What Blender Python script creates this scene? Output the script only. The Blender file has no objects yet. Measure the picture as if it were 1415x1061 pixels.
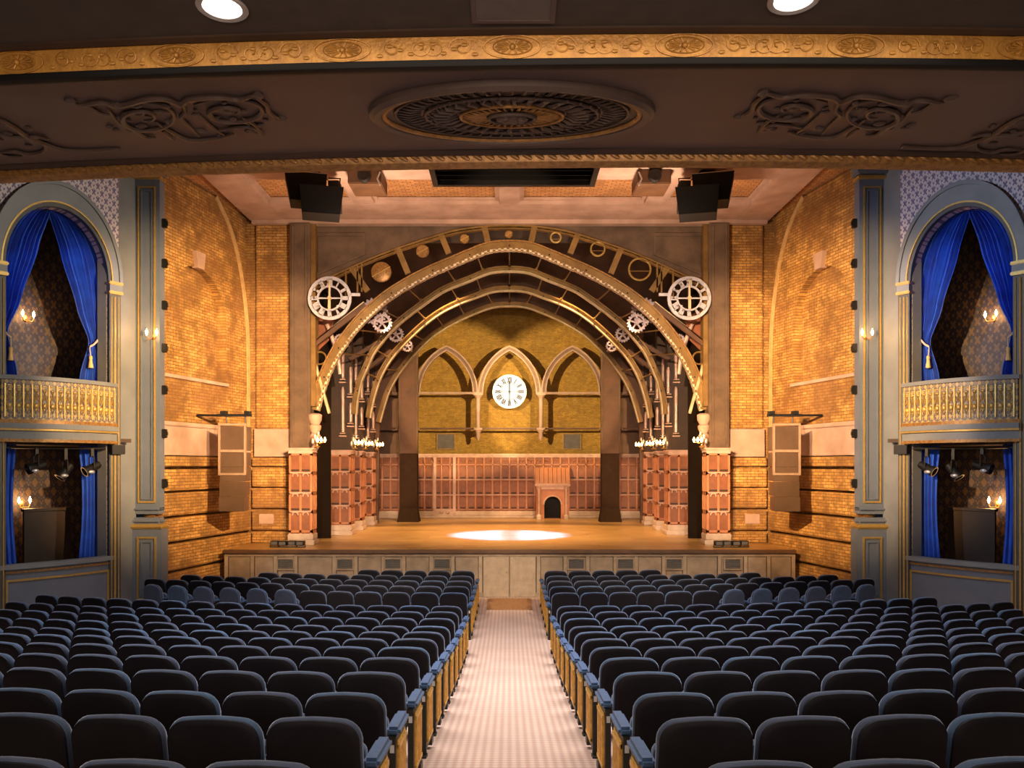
import bpy, bmesh, math, random
from math import pi, sin, cos, atan2, sqrt, radians
from mathutils import Vector, Matrix
random.seed(7)
C = bpy.context.scene.collection
SC = bpy.context.scene
E = 3.33                       # eye height above the floor in front of the stage
F = 1100.0                     # focal length in pixels of the 1415 px wide frame

# ---------------------------------------------------------------- camera
cd = bpy.data.cameras.new('camera'); cam = bpy.data.objects.new('camera', cd); C.objects.link(cam)
cam.location = (0, 0, E); cam.rotation_euler = (radians(90), 0, 0)
cd.sensor_width = 36; cd.lens = 36*F/1415
cd.shift_x = 3.5/1415; cd.shift_y = 111.5/1415
cd.clip_end = 200
SC.camera = cam
# ---------------------------------------------------------------- world and exposure
w = bpy.data.worlds.new('world'); SC.world = w; w.use_nodes = True
w.node_tree.nodes['Background'].inputs[0].default_value = (0.35, 0.42, 0.6, 1)
w.node_tree.nodes['Background'].inputs[1].default_value = 0.015
SC.view_settings.view_transform = 'Standard'; SC.view_settings.look = 'None'
SC.view_settings.gamma = 1; SC.view_settings.use_curve_mapping = False
SC.view_settings.exposure = 0.0
# ---------------------------------------------------------------- house and stage lighting
def lamp(kind, name, loc, power, color, target=None, **kw):
    l = bpy.data.lights.new(name, kind); l.energy = power; l.color = color
    for k, v in kw.items(): setattr(l, k, v)
    o = bpy.data.objects.new(name, l); C.objects.link(o); o.location = loc
    if target is not None:
        o.rotation_euler = (Vector(target)-Vector(loc)).to_track_quat('-Z', 'Y').to_euler()
    return o
WARM = (1.0, .62, .33); PINK = (1.0, .68, .44); AMBER = (1.0, .50, .17); COOL = (.55, .72, 1.0)
for s in (-1, 1):
    # cross lights from the house sides on to the gold back wall
    lamp('SPOT', 'cross_spot', (s*6.4, 13.0, E+3.3), 26000, (1.0, .68, .34), (-s*2.3, 32.8, E+2.6), spot_size=radians(19), spot_blend=.35, shadow_soft_size=.04)
    # balcony-rail spots: outward on to the sides of the arches, so the gold wall stays with the cross lights
    lamp('SPOT', 'rail_spot', (s*.5, 8.9, E+3.45), 9500, (1.0, .66, .42), (s*5.6, 22, E+1.6), spot_size=radians(31), spot_blend=.45, shadow_soft_size=.08)
    lamp('SPOT', 'apron_spot', (s*3.6, 9.4, E+3.35), 4200, (1.0, .80, .58), (s*2.7, 20, .8), spot_size=radians(38), spot_blend=.5, shadow_soft_size=.1)
    # brick walls
    lamp('SPOT', 'brick_spot', (-s*.6, 9.4, E+3.1), 16500, (1.0, .62, .29), (s*7.6, 19.6, E+1.6), spot_size=radians(42), spot_blend=.8, shadow_soft_size=.08)
    # wash on the forestage ceiling
    lamp('SPOT', 'ceiling_spot', (s*3.0, 17.5, E+4.2), 800, (1.0, .72, .52), (s*3.4, 19.5, E+6.7), spot_size=radians(150), spot_blend=1, shadow_soft_size=.25)
    # stage floor
    lamp('SPOT', 'stage_spot', (s*2.6, 25.6, E+6.9), 4500, (1.0, .62, .30), (s*1.5, 26.5, 1.2), spot_size=radians(75), spot_blend=.6, shadow_soft_size=.2)
    # light on the boxes: neutral on one side, cool on the other
    lamp('SPOT', 'box_spot', (-s*4.5, 10.5, E+4.6), 2700 if s < 0 else 3000, (1.0, .94, .78) if s < 0 else (.58, .74, 1.0), (s*9.0, 16.3, E+2.6), spot_size=radians(38), spot_blend=.7, shadow_soft_size=.3)
    lamp('SPOT', 'curtain_spot', (-s*2.0, 9.6, E+3.6), 2600, (.35, .55, 1.0), (s*9.2, 16.6, E+3.4), spot_size=radians(13), spot_blend=.6, shadow_soft_size=.1)
lamp('SPOT', 'crown_spot', (0, 8.9, E+3.3), 2600, (1.0, .70, .44), (0, 22, E+6.4), spot_size=radians(19), spot_blend=.6, shadow_soft_size=.08)
for k in range(5): lamp('SPOT', 'panel_spot', (-2+k, 8.9, E+3.4), 9500, (1.0, .60, .36), (-4.4+2.2*k, 32, E-.9), spot_size=radians(6.4), spot_blend=.6, shadow_soft_size=.06)
lamp('SPOT', 'pool_spot', (0, 23.3, E+7.2), 19000, (.50, .90, 3.6), (0, 24.3, 1.2), spot_size=radians(24), spot_blend=.5, shadow_soft_size=.05)
lamp('AREA', 'house_dome_light', (0, 12.0, E+6.2), 960, (.90, .92, 1.0), (0, 11.0, 0), shape='RECTANGLE', size=12, size_y=4, spread=radians(100))
lamp('AREA', 'under_balcony_light', (0, 3.6, E+2.75), 190, (1.0, .84, .70), (0, 3.8, 0), shape='RECTANGLE', size=6, size_y=3)
lamp('AREA', 'rear_fill_light', (0, -2.6, E+.6), 150, (1.0, .76, .60), (0, 5, E+2.6), shape='RECTANGLE', size=7, size_y=1.2, spread=radians(95))  # unseen area light added behind the camera to brighten the frieze and soffit

# ---------------------------------------------------------------- helpers
def px(x, y, Y): return Vector(((x-704)*Y/F, Y, E-(y-642)*Y/F))
ORG = {}
def tag(o, label=None, cat=None, group=None, kind=None):
    if label: o['label'] = label
    if cat: o['category'] = cat
    if group: o['group'] = group
    if kind: o['kind'] = kind
    return o
def thing(name, label, cat, loc=(0, 0, 0), group=None):
    o = bpy.data.objects.new(name, None); C.objects.link(o); o.location = loc; o.empty_display_size = .1
    ORG[o] = Vector(loc)
    return tag(o, label, cat, group)
class MB:
    def __init__(self, f=None): self.b = bmesh.new(); self.f = f
    def poly(self, pts):
        vs = [self.b.verts.new(p) for p in pts]
        try: self.b.faces.new(vs)
        except ValueError: pass
        return vs
    def box(self, x0, x1, y0, y1, z0, z1, rot=None, at=None, bev=0):
        g = bmesh.ops.create_cube(self.b, size=1)['verts']
        M = Matrix.Translation(((x0+x1)/2, (y0+y1)/2, (z0+z1)/2)) @ Matrix.Diagonal((abs(x1-x0), abs(y1-y0), abs(z1-z0), 1))
        if rot is not None: M = Matrix.Translation(at or (0, 0, 0)) @ rot.to_4x4() @ M
        bmesh.ops.transform(self.b, matrix=M, verts=g)
        if bev:
            es = list({e for v in g for e in v.link_edges})
            bmesh.ops.bevel(self.b, geom=es, offset=bev, segments=2, affect='EDGES', clamp_overlap=True)
        return self
    def slab(self, out, y0, y1, hole=None):
        """an outline in x,z (with optional holes) extruded from y0 to y1"""
        loops = [out] + (hole or [])
        start = set(self.b.faces)
        allv = []; edges = []
        for L in loops:
            vs = [self.b.verts.new((p[0], y0, p[1])) for p in L]
            edges += [self.b.edges.new((vs[i], vs[(i+1) % len(vs)])) for i in range(len(vs))]
        if hole:
            r = bmesh.ops.triangle_fill(self.b, use_beauty=True, use_dissolve=False, edges=edges)
            fs = [g for g in r['geom'] if isinstance(g, bmesh.types.BMFace)]
        else:
            fs = [self.b.faces.new(vs)]
        r = bmesh.ops.extrude_face_region(self.b, geom=fs)
        nv = [g for g in r['geom'] if isinstance(g, bmesh.types.BMVert)]
        bmesh.ops.translate(self.b, vec=(0, y1-y0, 0), verts=nv)
        return self
    def loft(self, rings, cap=True, closed=True):
        prev = None; first = None
        for R in rings:
            vs = [self.b.verts.new(p) for p in R]
            if prev:
                n = len(vs)
                for i in range(n if closed else n-1):
                    self.b.faces.new((prev[i], prev[(i+1) % n], vs[(i+1) % n], vs[i]))
            else: first = vs
            prev = vs
        if cap and closed:
            self.b.faces.new(first[::-1]); self.b.faces.new(prev)
        return self
    def tube(self, pts, r, n=8, closed=False):
        pts = [Vector(p) for p in pts]; rings = []
        m = len(pts); up = None
        for i, p in enumerate(pts):
            a = pts[i-1] if (i > 0 or closed) else p
            c = pts[(i+1) % m] if (i < m-1 or closed) else p
            t = (c-a)
            if t.length < 1e-9: t = Vector((0, 0, 1))
            t.normalize()
            if up is None: up = Vector((0, 0, 1)) if abs(t.z) < .9 else Vector((1, 0, 0))
            side = t.cross(up)
            if side.length < 1e-6: side = t.orthogonal()
            side.normalize(); up2 = side.cross(t).normalized(); up = up2
            rr = r[i] if isinstance(r, (list, tuple)) else r
            rings.append([p + rr*(cos(2*pi*k/n)*side + sin(2*pi*k/n)*up2) for k in range(n)])
        if closed:
            rings.append(rings[0])
            vs = [[self.b.verts.new(q) for q in R] for R in rings[:-1]]; vs.append(vs[0])
            for a, c in zip(vs, vs[1:]):
                for k in range(n): self.b.faces.new((a[k], a[(k+1) % n], c[(k+1) % n], c[k]))
        else: self.loft(rings)
        return self
    def lathe(self, prof, at=(0, 0, 0), n=20, axis='z', rot=None):
        at = Vector(at); rings = []
        for r, h in prof:
            R = []
            for k in range(n):
                a = 2*pi*k/n
                v = {'z': Vector((r*cos(a), r*sin(a), h)), 'y': Vector((r*cos(a), h, r*sin(a))), 'x': Vector((h, r*cos(a), r*sin(a)))}[axis]
                if rot: v = rot @ v
                R.append(at+v)
            rings.append(R)
        return self.loft(rings)
    def ball(self, at, r, sx=1, sy=1, sz=1, seg=10, rot=None):
        g = bmesh.ops.create_uvsphere(self.b, u_segments=seg, v_segments=max(5, seg//2+1), radius=r)['verts']
        M = Matrix.Translation(at) @ (rot.to_4x4() if rot else Matrix.Identity(4)) @ Matrix.Diagonal((sx, sy, sz, 1))
        bmesh.ops.transform(self.b, matrix=M, verts=g); return self
    def grid(self, fn, nu, nv, thick=0):
        V = [[self.b.verts.new(fn(i/nu, j/nv)) for j in range(nv+1)] for i in range(nu+1)]
        for i in range(nu):
            for j in range(nv): self.b.faces.new((V[i][j], V[i+1][j], V[i+1][j+1], V[i][j+1]))
        return self
    def ribbon(self, pts, w0, w1, y0, y1):
        """box section bar following a curve of (x,z): between normal offsets w0..w1 and depths y0..y1"""
        rings = []; m = len(pts)
        for i, p in enumerate(pts):
            a = pts[max(0, i-1)]; c = pts[min(m-1, i+1)]
            tx, tz = c[0]-a[0], c[1]-a[1]; L = sqrt(tx*tx+tz*tz) or 1
            nx, nz = -tz/L, tx/L
            q0 = (p[0]+nx*w0, p[1]+nz*w0); q1 = (p[0]+nx*w1, p[1]+nz*w1)
            rings.append([(q0[0], y0, q0[1]), (q1[0], y0, q1[1]), (q1[0], y1, q1[1]), (q0[0], y1, q0[1])])
        return self.loft(rings)
    def build(self, name, m, parent=None, smooth=False, f=None):
        f = f or self.f
        if f:
            for v in self.b.verts: v.co = Vector(f(*v.co))
        org = ORG.get(parent, Vector((0, 0, 0))) if parent else Vector((0, 0, 0))
        if org.length: bmesh.ops.translate(self.b, vec=-org, verts=self.b.verts)
        bmesh.ops.recalc_face_normals(self.b, faces=self.b.faces)
        me = bpy.data.meshes.new(name); self.b.to_mesh(me); self.b.free()
        me.materials.append(m)
        if smooth:
            me.polygons.foreach_set('use_smooth', [True]*len(me.polygons))
            try: me.set_sharp_from_angle(angle=radians(40))
            except Exception: pass
        o = bpy.data.objects.new(name, me); C.objects.link(o)
        if parent: o.parent = parent
        ORG[o] = org
        return o
def spline(pts, n=8):
    """Catmull-Rom through 2D points"""
    P = [pts[0]]+list(pts)+[pts[-1]]; out = []
    for i in range(1, len(P)-2):
        p0, p1, p2, p3 = P[i-1], P[i], P[i+1], P[i+2]
        for k in range(n):
            t = k/n
            out.append(tuple(.5*((2*p1[j])+(-p0[j]+p2[j])*t+(2*p0[j]-5*p1[j]+4*p2[j]-p3[j])*t*t+(-p0[j]+3*p1[j]-3*p2[j]+p3[j])*t**3) for j in range(len(p1))))
    out.append(tuple(pts[-1])); return out
def mirror_curve(half):
    """half: from left foot to apex (apex on x=0)"""
    return list(half)+[(-x, z) for x, z in half[-2::-1]]
def copy_tree(o, parent=None):
    c = o.copy(); C.objects.link(c)
    if parent: c.parent = parent
    for ch in KIDS.get(o, []): copy_tree(ch, c)
    return c
KIDS = {}
def index_kids(root):
    KIDS[root] = list(root.children)
    for c in root.children: index_kids(c)

# ---------------------------------------------------------------- materials
def newmat(name):
    m = bpy.data.materials.new(name); m.use_nodes = True
    nt = m.node_tree; b = nt.nodes['Principled BSDF']
    return m, nt, b
def N(nt, t, **kw):
    n = nt.nodes.new(t)
    for k, v in kw.items(): setattr(n, k, v)
    return n
def mathn(nt, op, a, b=None, c=None):
    n = N(nt, 'ShaderNodeMath', operation=op)
    for i, v in enumerate((a, b, c)):
        if v is None: continue
        if isinstance(v, (int, float)): n.inputs[i].default_value = v
        else: nt.links.new(v, n.inputs[i])
    return n.outputs[0]
def mixc(nt, f, a, b):
    n = N(nt, 'ShaderNodeMix', data_type='RGBA')
    if isinstance(f, (int, float)): n.inputs[0].default_value = f
    else: nt.links.new(f, n.inputs[0])
    for i, v in ((6, a), (7, b)):
        if isinstance(v, tuple): n.inputs[i].default_value = (*v[:3], 1)
        else: nt.links.new(v, n.inputs[i])
    return n.outputs[2]
def noise(nt, vec, scale, detail=3, rough=.55):
    n = N(nt, 'ShaderNodeTexNoise'); n.inputs['Scale'].default_value = scale
    n.inputs['Detail'].default_value = detail; n.inputs['Roughness'].default_value = rough
    if vec: nt.links.new(vec, n.inputs['Vector'])
    return n.outputs[0]
def ramp(nt, f, a, b):
    n = N(nt, 'ShaderNodeMapRange'); nt.links.new(f, n.inputs[0])
    n.inputs[1].default_value = a; n.inputs[2].default_value = b; return n.outputs[0]
def bump(nt, b, h, st, dist=.01):
    n = N(nt, 'ShaderNodeBump'); n.inputs['Strength'].default_value = st; n.inputs['Distance'].default_value = dist
    nt.links.new(h, n.inputs['Height']); nt.links.new(n.outputs[0], b.inputs['Normal'])
def plain(name, col, rough=.6, metal=0, col2=None, scale=6, bmp=0, bscale=40, spec=None, sheen=0):
    m, nt, b = newmat(name)
    b.inputs['Roughness'].default_value = rough; b.inputs['Metallic'].default_value = metal
    if spec is not None: b.inputs['Specular IOR Level'].default_value = spec
    if sheen:
        b.inputs['Sheen Weight'].default_value = sheen; b.inputs['Sheen Roughness'].default_value = .4
    g = N(nt, 'ShaderNodeTexCoord').outputs['Object']
    c2 = col2 or tuple(c*.75 for c in col)
    f = ramp(nt, noise(nt, g, scale), .35, .7)
    nt.links.new(mixc(nt, f, col, c2), b.inputs['Base Color'])
    if bmp: bump(nt, b, noise(nt, g, bscale, 4), bmp)
    return m
def emis(name, col, st):
    m, nt, b = newmat(name); b.inputs['Base Color'].default_value = (*col, 1)
    b.inputs['Emission Color'].default_value = (*col, 1); b.inputs['Emission Strength'].default_value = st
    return m
def axes(nt, dx, dy):
    """vector (distance along the wall, height, 0) from world position"""
    g = N(nt, 'ShaderNodeNewGeometry').outputs['Position']
    s = N(nt, 'ShaderNodeSeparateXYZ'); nt.links.new(g, s.inputs[0])
    u = mathn(nt, 'ADD', mathn(nt, 'MULTIPLY', s.outputs[0], dx), mathn(nt, 'MULTIPLY', s.outputs[1], dy))
    c = N(nt, 'ShaderNodeCombineXYZ'); nt.links.new(u, c.inputs[0]); nt.links.new(s.outputs[2], c.inputs[1])
    return c.outputs[0], g, u, s.outputs[2]
def brick(name, dx, dy, c1, c2, mortar, size=1.0, blotch=(.20, .085, .025), bl=.75):
    m, nt, b = newmat(name); v, g, _, _ = axes(nt, dx, dy)
    t = N(nt, 'ShaderNodeTexBrick'); nt.links.new(v, t.inputs['Vector'])
    t.inputs['Scale'].default_value = 1; t.inputs['Brick Width'].default_value = .21*size; t.inputs['Row Height'].default_value = .075*size
    t.inputs['Mortar Size'].default_value = .007*size; t.inputs['Mortar Smooth'].default_value = .3
    t.inputs['Color1'].default_value = (*c1, 1); t.inputs['Color2'].default_value = (*c2, 1); t.inputs['Mortar'].default_value = (*mortar, 1)
    big = ramp(nt, noise(nt, g, .9, 5, .62), .44, .60)
    fine = ramp(nt, noise(nt, g, 7, 4, .7), .42, .68)
    mid = ramp(nt, noise(nt, g, 2.6, 4, .65), .47, .62)
    col = mixc(nt, mathn(nt, 'MULTIPLY', big, bl), t.outputs[0], blotch)
    col = mixc(nt, mathn(nt, 'MULTIPLY', fine, .5), col, tuple(x*.45 for x in c2))
    col = mixc(nt, mathn(nt, 'MULTIPLY', mid, bl*.8), col, tuple(x*.35 for x in c2))
    nt.links.new(col, b.inputs['Base Color']); b.inputs['Roughness'].default_value = .85
    h = mathn(nt, 'ADD', mathn(nt, 'MULTIPLY', t.outputs[1], -1.0), mathn(nt, 'MULTIPLY', noise(nt, g, 26), .8))
    bump(nt, b, h, .7, .015)
    return m
def damask(name, dx, dy, base, fig, sc=.34, rough=.6):
    m, nt, b = newmat(name); v, g, u, z = axes(nt, dx, dy)
    k = 2*pi/sc
    cu = mathn(nt, 'COSINE', mathn(nt, 'MULTIPLY', u, k)); cz = mathn(nt, 'COSINE', mathn(nt, 'MULTIPLY', z, k*.62))
    cu2 = mathn(nt, 'COSINE', mathn(nt, 'MULTIPLY', u, k*3)); cz2 = mathn(nt, 'COSINE', mathn(nt, 'MULTIPLY', z, k*1.9))
    p = mathn(nt, 'ADD', mathn(nt, 'MULTIPLY', cu, cz), mathn(nt, 'MULTIPLY', mathn(nt, 'MULTIPLY', cu2, cz2), .5))
    f = ramp(nt, p, .12, .4)
    f2 = ramp(nt, mathn(nt, 'MULTIPLY', p, -1), .75, .95)
    nt.links.new(mixc(nt, mathn(nt, 'MAXIMUM', f, f2), base, fig), b.inputs['Base Color']); b.inputs['Roughness'].default_value = rough
    return m
M = {}
M['soffit'] = plain('soffit_paint', (.098, .066, .062), .62, col2=(.072, .05, .048), scale=1.2)
M['soffit_relief'] = plain('relief_paint', (.075, .05, .04), .5)
M['dark_ceiling'] = plain('ceiling_paint', (.055, .043, .035), .8)
M['pier_dark'] = plain('dark_pier', (.035, .017, .007), .85, spec=.2)
M['gold_frieze'] = plain('gold_frieze', (.50, .25, .045), .45, .25, (.36, .17, .03), 9, .6, 30)
M['gold'] = plain('gold_leaf', (.52, .34, .10), .42, .45, (.42, .27, .07), 14)
M['gold_dark'] = plain('antique_gold', (.40, .21, .06), .42, .35, (.2, .1, .03), 20)
M['arch_gold'] = plain('arch_bronze', (.30, .175, .050), .42, .35, (.19, .105, .028), 3)
M['arch_pale'] = plain('arch_pale_edge', (.70, .58, .34), .40, .25, (.5, .40, .20), 5)
M['grey_paint'] = plain('grey_paint', (.205, .215, .22), .5, col2=(.165, .175, .185), scale=2)
M['dark_grey'] = plain('dark_grey_paint', (.075, .075, .07), .5)
M['blue_grey'] = plain('blue_grey_paint', (.145, .17, .215), .5, col2=(.115, .14, .185), scale=2)
M['arris'] = plain('pale_brick_edge', (.60, .38, .15), .8)
M['stone'] = plain('grey_brown_stone', (.155, .096, .055), .8, col2=(.08, .050, .028), scale=2.2, bmp=.4)
M['pale_stone'] = plain('pale_stone', (.66, .50, .37), .6, col2=(.5, .36, .26), scale=3)
M['arcade_stone'] = plain('arcade_stone', (.42, .29, .21), .6, col2=(.32, .21, .15), scale=3)
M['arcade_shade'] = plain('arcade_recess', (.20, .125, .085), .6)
M['pink_stone'] = plain('pink_stone', (.50, .33, .245), .75, col2=(.36, .225, .155), scale=1.6, bmp=.3)
M['stage_stile'] = plain('stage_front_stile', (.37, .27, .18), .7)
M['stage_front'] = plain('stage_front_panel', (.32, .23, .155), .75, col2=(.21, .15, .10), scale=3.5, bmp=.25)
M['dark_wood'] = plain('dark_wood', (.050, .024, .010), .6, col2=(.03, .014, .006), scale=2)
M['brown_wood'] = plain('brown_wood', (.12, .052, .020), .6, col2=(.07, .030, .012), scale=2.5)
M['red_wood'] = plain('red_brown_panel', (.52, .205, .085), .45, col2=(.40, .15, .060), scale=3)
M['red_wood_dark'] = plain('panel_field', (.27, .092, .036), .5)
M['panel_cap'] = plain('panel_cap', (.62, .40, .30), .5)
M['black'] = plain('black_cabinet', (.005, .0045, .004), .6, spec=.2)
M['black_metal'] = plain('black_metal', (.016, .015, .014), .45, .3)
M['void'] = plain('dark_drape', (.014, .008, .004), .95, spec=.1)
M['tan_metal'] = plain('tan_speaker_metal', (.16, .095, .055), .38, .35, (.12, .07, .04), 2)
M['tan_edge'] = plain('tan_speaker_edge', (.36, .23, .145), .45)
M['blue_velvet'] = plain('blue_velvet', (.012, .10, .62), .7, col2=(.006, .05, .40), scale=3, sheen=.2)
M['seat_fabric'] = plain('navy_seat_fabric', (.020, .036, .080), .8, col2=(.012, .021, .050), scale=12, sheen=.5)
def seat_cloth():
    m, nt, b = newmat('navy_seat_fabric'); g = N(nt, 'ShaderNodeTexCoord').outputs['Object']
    r = N(nt, 'ShaderNodeObjectInfo').outputs['Random']
    c = mixc(nt, ramp(nt, r, .55, 1.0), (.034, .048, .090), (.032, .080, .155))
    nt.links.new(mixc(nt, mathn(nt, 'MULTIPLY', ramp(nt, noise(nt, g, 12), .35, .7), .4), c, (.010, .018, .04)), b.inputs['Base Color'])
    b.inputs['Roughness'].default_value = .8; b.inputs['Sheen Weight'].default_value = .9; b.inputs['Sheen Roughness'].default_value = .35; b.inputs['Sheen Tint'].default_value = (.7, .82, 1, 1)
    return m
M['seat_fabric'] = seat_cloth()
M['seat_shell'] = plain('seat_shell', (.0075, .0065, .0105), .6, col2=(.005, .0045, .0075), spec=.2)
M['arm_blue'] = plain('blue_arm_pad', (.030, .080, .18), .6, col2=(.02, .055, .13), scale=20, sheen=.15)
M['end_gold'] = plain('gilt_end_panel', (.82, .50, .09), .38, .3, (.55, .30, .05), 16, .7, 40)
M['iron'] = plain('dark_iron', (.035, .032, .024), .45, .4)
M['pale_label'] = plain('pale_plate', (.6, .6, .6), .5)
M['clock_white'] = plain('clock_frame', (.60, .58, .60), .45, .3, (.42, .40, .42), 6)
M['gear_pink'] = plain('gear_metal', (.52, .44, .46), .4, .4, (.35, .28, .3), 8)
M['clock_ink'] = plain('clock_numerals', (.05, .055, .06), .5)
M['face_glow'] = emis('clock_face_glass', (.34, .47, .64), .62)
M['bulb'] = emis('warm_bulb', (1.0, .58, .22), 32)
M['downlight'] = emis('downlight_lens', (1.0, .93, .82), 5)
M['brass'] = plain('brass', (.55, .33, .12), .35, .8)
M['white_metal'] = plain('silver_metal', (.6, .58, .56), .35, .6)
M['pipe'] = plain('pale_pink_pipe', (.72, .50, .42), .35, .35, (.5, .33, .26), 5)
M['tassel'] = plain('gold_tassel', (.75, .50, .18), .6)
M['mat'] = plain('brown_mat', (.36, .17, .055), .9, col2=(.25, .11, .035), scale=20, bmp=.6, bscale=120)
M['grille'] = plain('grille', (.11, .095, .085), .6)
M['rust'] = plain('rust_plate', (.30, .09, .03), .6, col2=(.16, .05, .02), scale=4)

def perforated():
    m, nt, b = newmat('perforated_edge'); g = N(nt, 'ShaderNodeNewGeometry').outputs['Position']
    c = N(nt, 'ShaderNodeTexChecker'); nt.links.new(g, c.inputs[0]); c.inputs['Scale'].default_value = 13
    c.inputs['Color1'].default_value = (.72, .60, .38, 1); c.inputs['Color2'].default_value = (.22, .13, .05, 1)
    nt.links.new(c.outputs[0], b.inputs['Base Color']); b.inputs['Roughness'].default_value = .45; return m
M['perforated'] = perforated()
def carpet():
    m, nt, b = newmat('patterned_carpet')
    g = N(nt, 'ShaderNodeNewGeometry').outputs['Position']
    s = N(nt, 'ShaderNodeSeparateXYZ'); nt.links.new(g, s.inputs[0])
    k = 2*pi/.11
    a = mathn(nt, 'SINE', mathn(nt, 'MULTIPLY', mathn(nt, 'ADD', s.outputs[0], s.outputs[1]), k*.7))
    c = mathn(nt, 'SINE', mathn(nt, 'MULTIPLY', mathn(nt, 'SUBTRACT', s.outputs[0], s.outputs[1]), k*.7))
    f = ramp(nt, mathn(nt, 'MULTIPLY', a, c), .15, .6)
    f2 = ramp(nt, mathn(nt, 'MULTIPLY', a, c), -.75, -.45)
    col = mixc(nt, f, (.50, .32, .23), (.62, .44, .31))
    col = mixc(nt, mathn(nt, 'SUBTRACT', 1.0, f2), col, (.42, .23, .17))
    n = ramp(nt, noise(nt, g, 1.3, 4), .35, .7)
    col = mixc(nt, mathn(nt, 'MULTIPLY', n, .25), col, (.32, .19, .13))
    nt.links.new(col, b.inputs['Base Color']); b.inputs['Roughness'].default_value = .95
    bump(nt, b, noise(nt, g, 160), .4, .01)
    return m
M['carpet'] = carpet()
def planks():
    m, nt, b = newmat('honey_stage_boards')
    g = N(nt, 'ShaderNodeNewGeometry').outputs['Position']
    t = N(nt, 'ShaderNodeTexBrick'); nt.links.new(g, t.inputs['Vector'])
    t.inputs['Scale'].default_value = 1; t.inputs['Brick Width'].default_value = 2.4; t.inputs['Row Height'].default_value = .6
    t.inputs['Mortar Size'].default_value = .008
    t.inputs['Color1'].default_value = (.50, .27, .085, 1); t.inputs['Color2'].default_value = (.36, .185, .055, 1); t.inputs['Mortar'].default_value = (.2, .09, .03, 1)
    f = ramp(nt, noise(nt, g, 1.6, 5), .35, .7)
    nt.links.new(mixc(nt, mathn(nt, 'MULTIPLY', f, .6), t.outputs[0], (.55, .36, .13)), b.inputs['Base Color'])
    b.inputs['Roughness'].default_value = .32
    return m
M['boards'] = planks()
BRC = ((.68, .38, .10), (.46, .225, .05), (.11, .05, .018))
M['brick_front'] = brick('brick_frontal', 1, 0, *BRC)
M['gold_brick'] = brick('gold_brick', 1, 0, (.46, .27, .040), (.32, .18, .026), (.18, .11, .02), .75, (.28, .20, .04), .3)
def ceil_brick():
    m, nt, b = newmat('ceiling_brick_infill')
    g = N(nt, 'ShaderNodeNewGeometry').outputs['Position']
    t = N(nt, 'ShaderNodeTexBrick'); nt.links.new(g, t.inputs['Vector'])
    t.inputs['Scale'].default_value = 1; t.inputs['Brick Width'].default_value = .2; t.inputs['Row Height'].default_value = .1
    t.inputs['Mortar Size'].default_value = .01
    t.inputs['Color1'].default_value = (.55, .27, .09, 1); t.inputs['Color2'].default_value = (.38, .17, .055, 1); t.inputs['Mortar'].default_value = (.2, .09, .04, 1)
    nt.links.new(t.outputs[0], b.inputs['Base Color']); b.inputs['Roughness'].default_value = .8
    return m
M['ceiling_brick'] = ceil_brick()

# ================================================================= SETTING: floor
DP = [(-3, 1.40), (0, 1.75), (3.42, 2.15), (7.1, 2.60), (10.8, 3.07), (13.5, 3.28), (15.2, 3.33), (40, 3.33)]
def floor_z(y):
    for (a, da), (b, db) in zip(DP, DP[1:]):
        if y <= b: return E-(da+(db-da)*(y-a)/(b-a))
    return 0.0
mb = MB()
ys = [-3+.5*i for i in range(48)]
mb.grid(lambda u, v: ((u-.5)*26, -3+v*23.6, floor_z(-3+v*23.6)), 4, 60)
tag(mb.build('floor', M['carpet'], smooth=True), 'carpeted raked floor of the auditorium falling towards the stage', 'floor', kind='structure')
# ================================================================= chairs
def chair_outline(w, h, z0, r, rb, n=6):
    P = []
    for k in range(n+1):
        a = pi+ (pi/2)*k/n; P.append((-w/2+rb+rb*cos(a), z0+rb+rb*sin(a)))
    for k in range(n+1):
        a = 1.5*pi+(pi/2)*k/n; P.append((w/2-rb+rb*cos(a), z0+rb+rb*sin(a)))
    for k in range(n+1):
        a = (pi/2)*k/n; P.append((w/2-r+r*cos(a), h-r+r*sin(a)))
    for k in range(1, 4): P.append(((w/2-r)*(1-k/2), h+.008*sin(pi*k/4)))
    for k in range(n+1):
        a = pi/2+(pi/2)*k/n; P.append((-w/2+r+r*cos(a), h-r+r*sin(a)))
    return P
def rings_of(P, steps, cx, cz):
    out = []
    for ins, y in steps:
        R = []
        for x, z in P:
            dx, dz = x-cx, z-cz
            fx = max(0, 1-ins/(abs(dx)+1e-6)) if abs(dx) > .02 else 1
            fz = max(0, 1-ins/(abs(dz)+1e-6)) if abs(dz) > .02 else 1
            R.append((cx+dx*fx, y, cz+dz*fz))
        out.append(R)
    return out
def recline(x, y, z): return (x, y-(z-.35)*.16, z)
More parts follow.
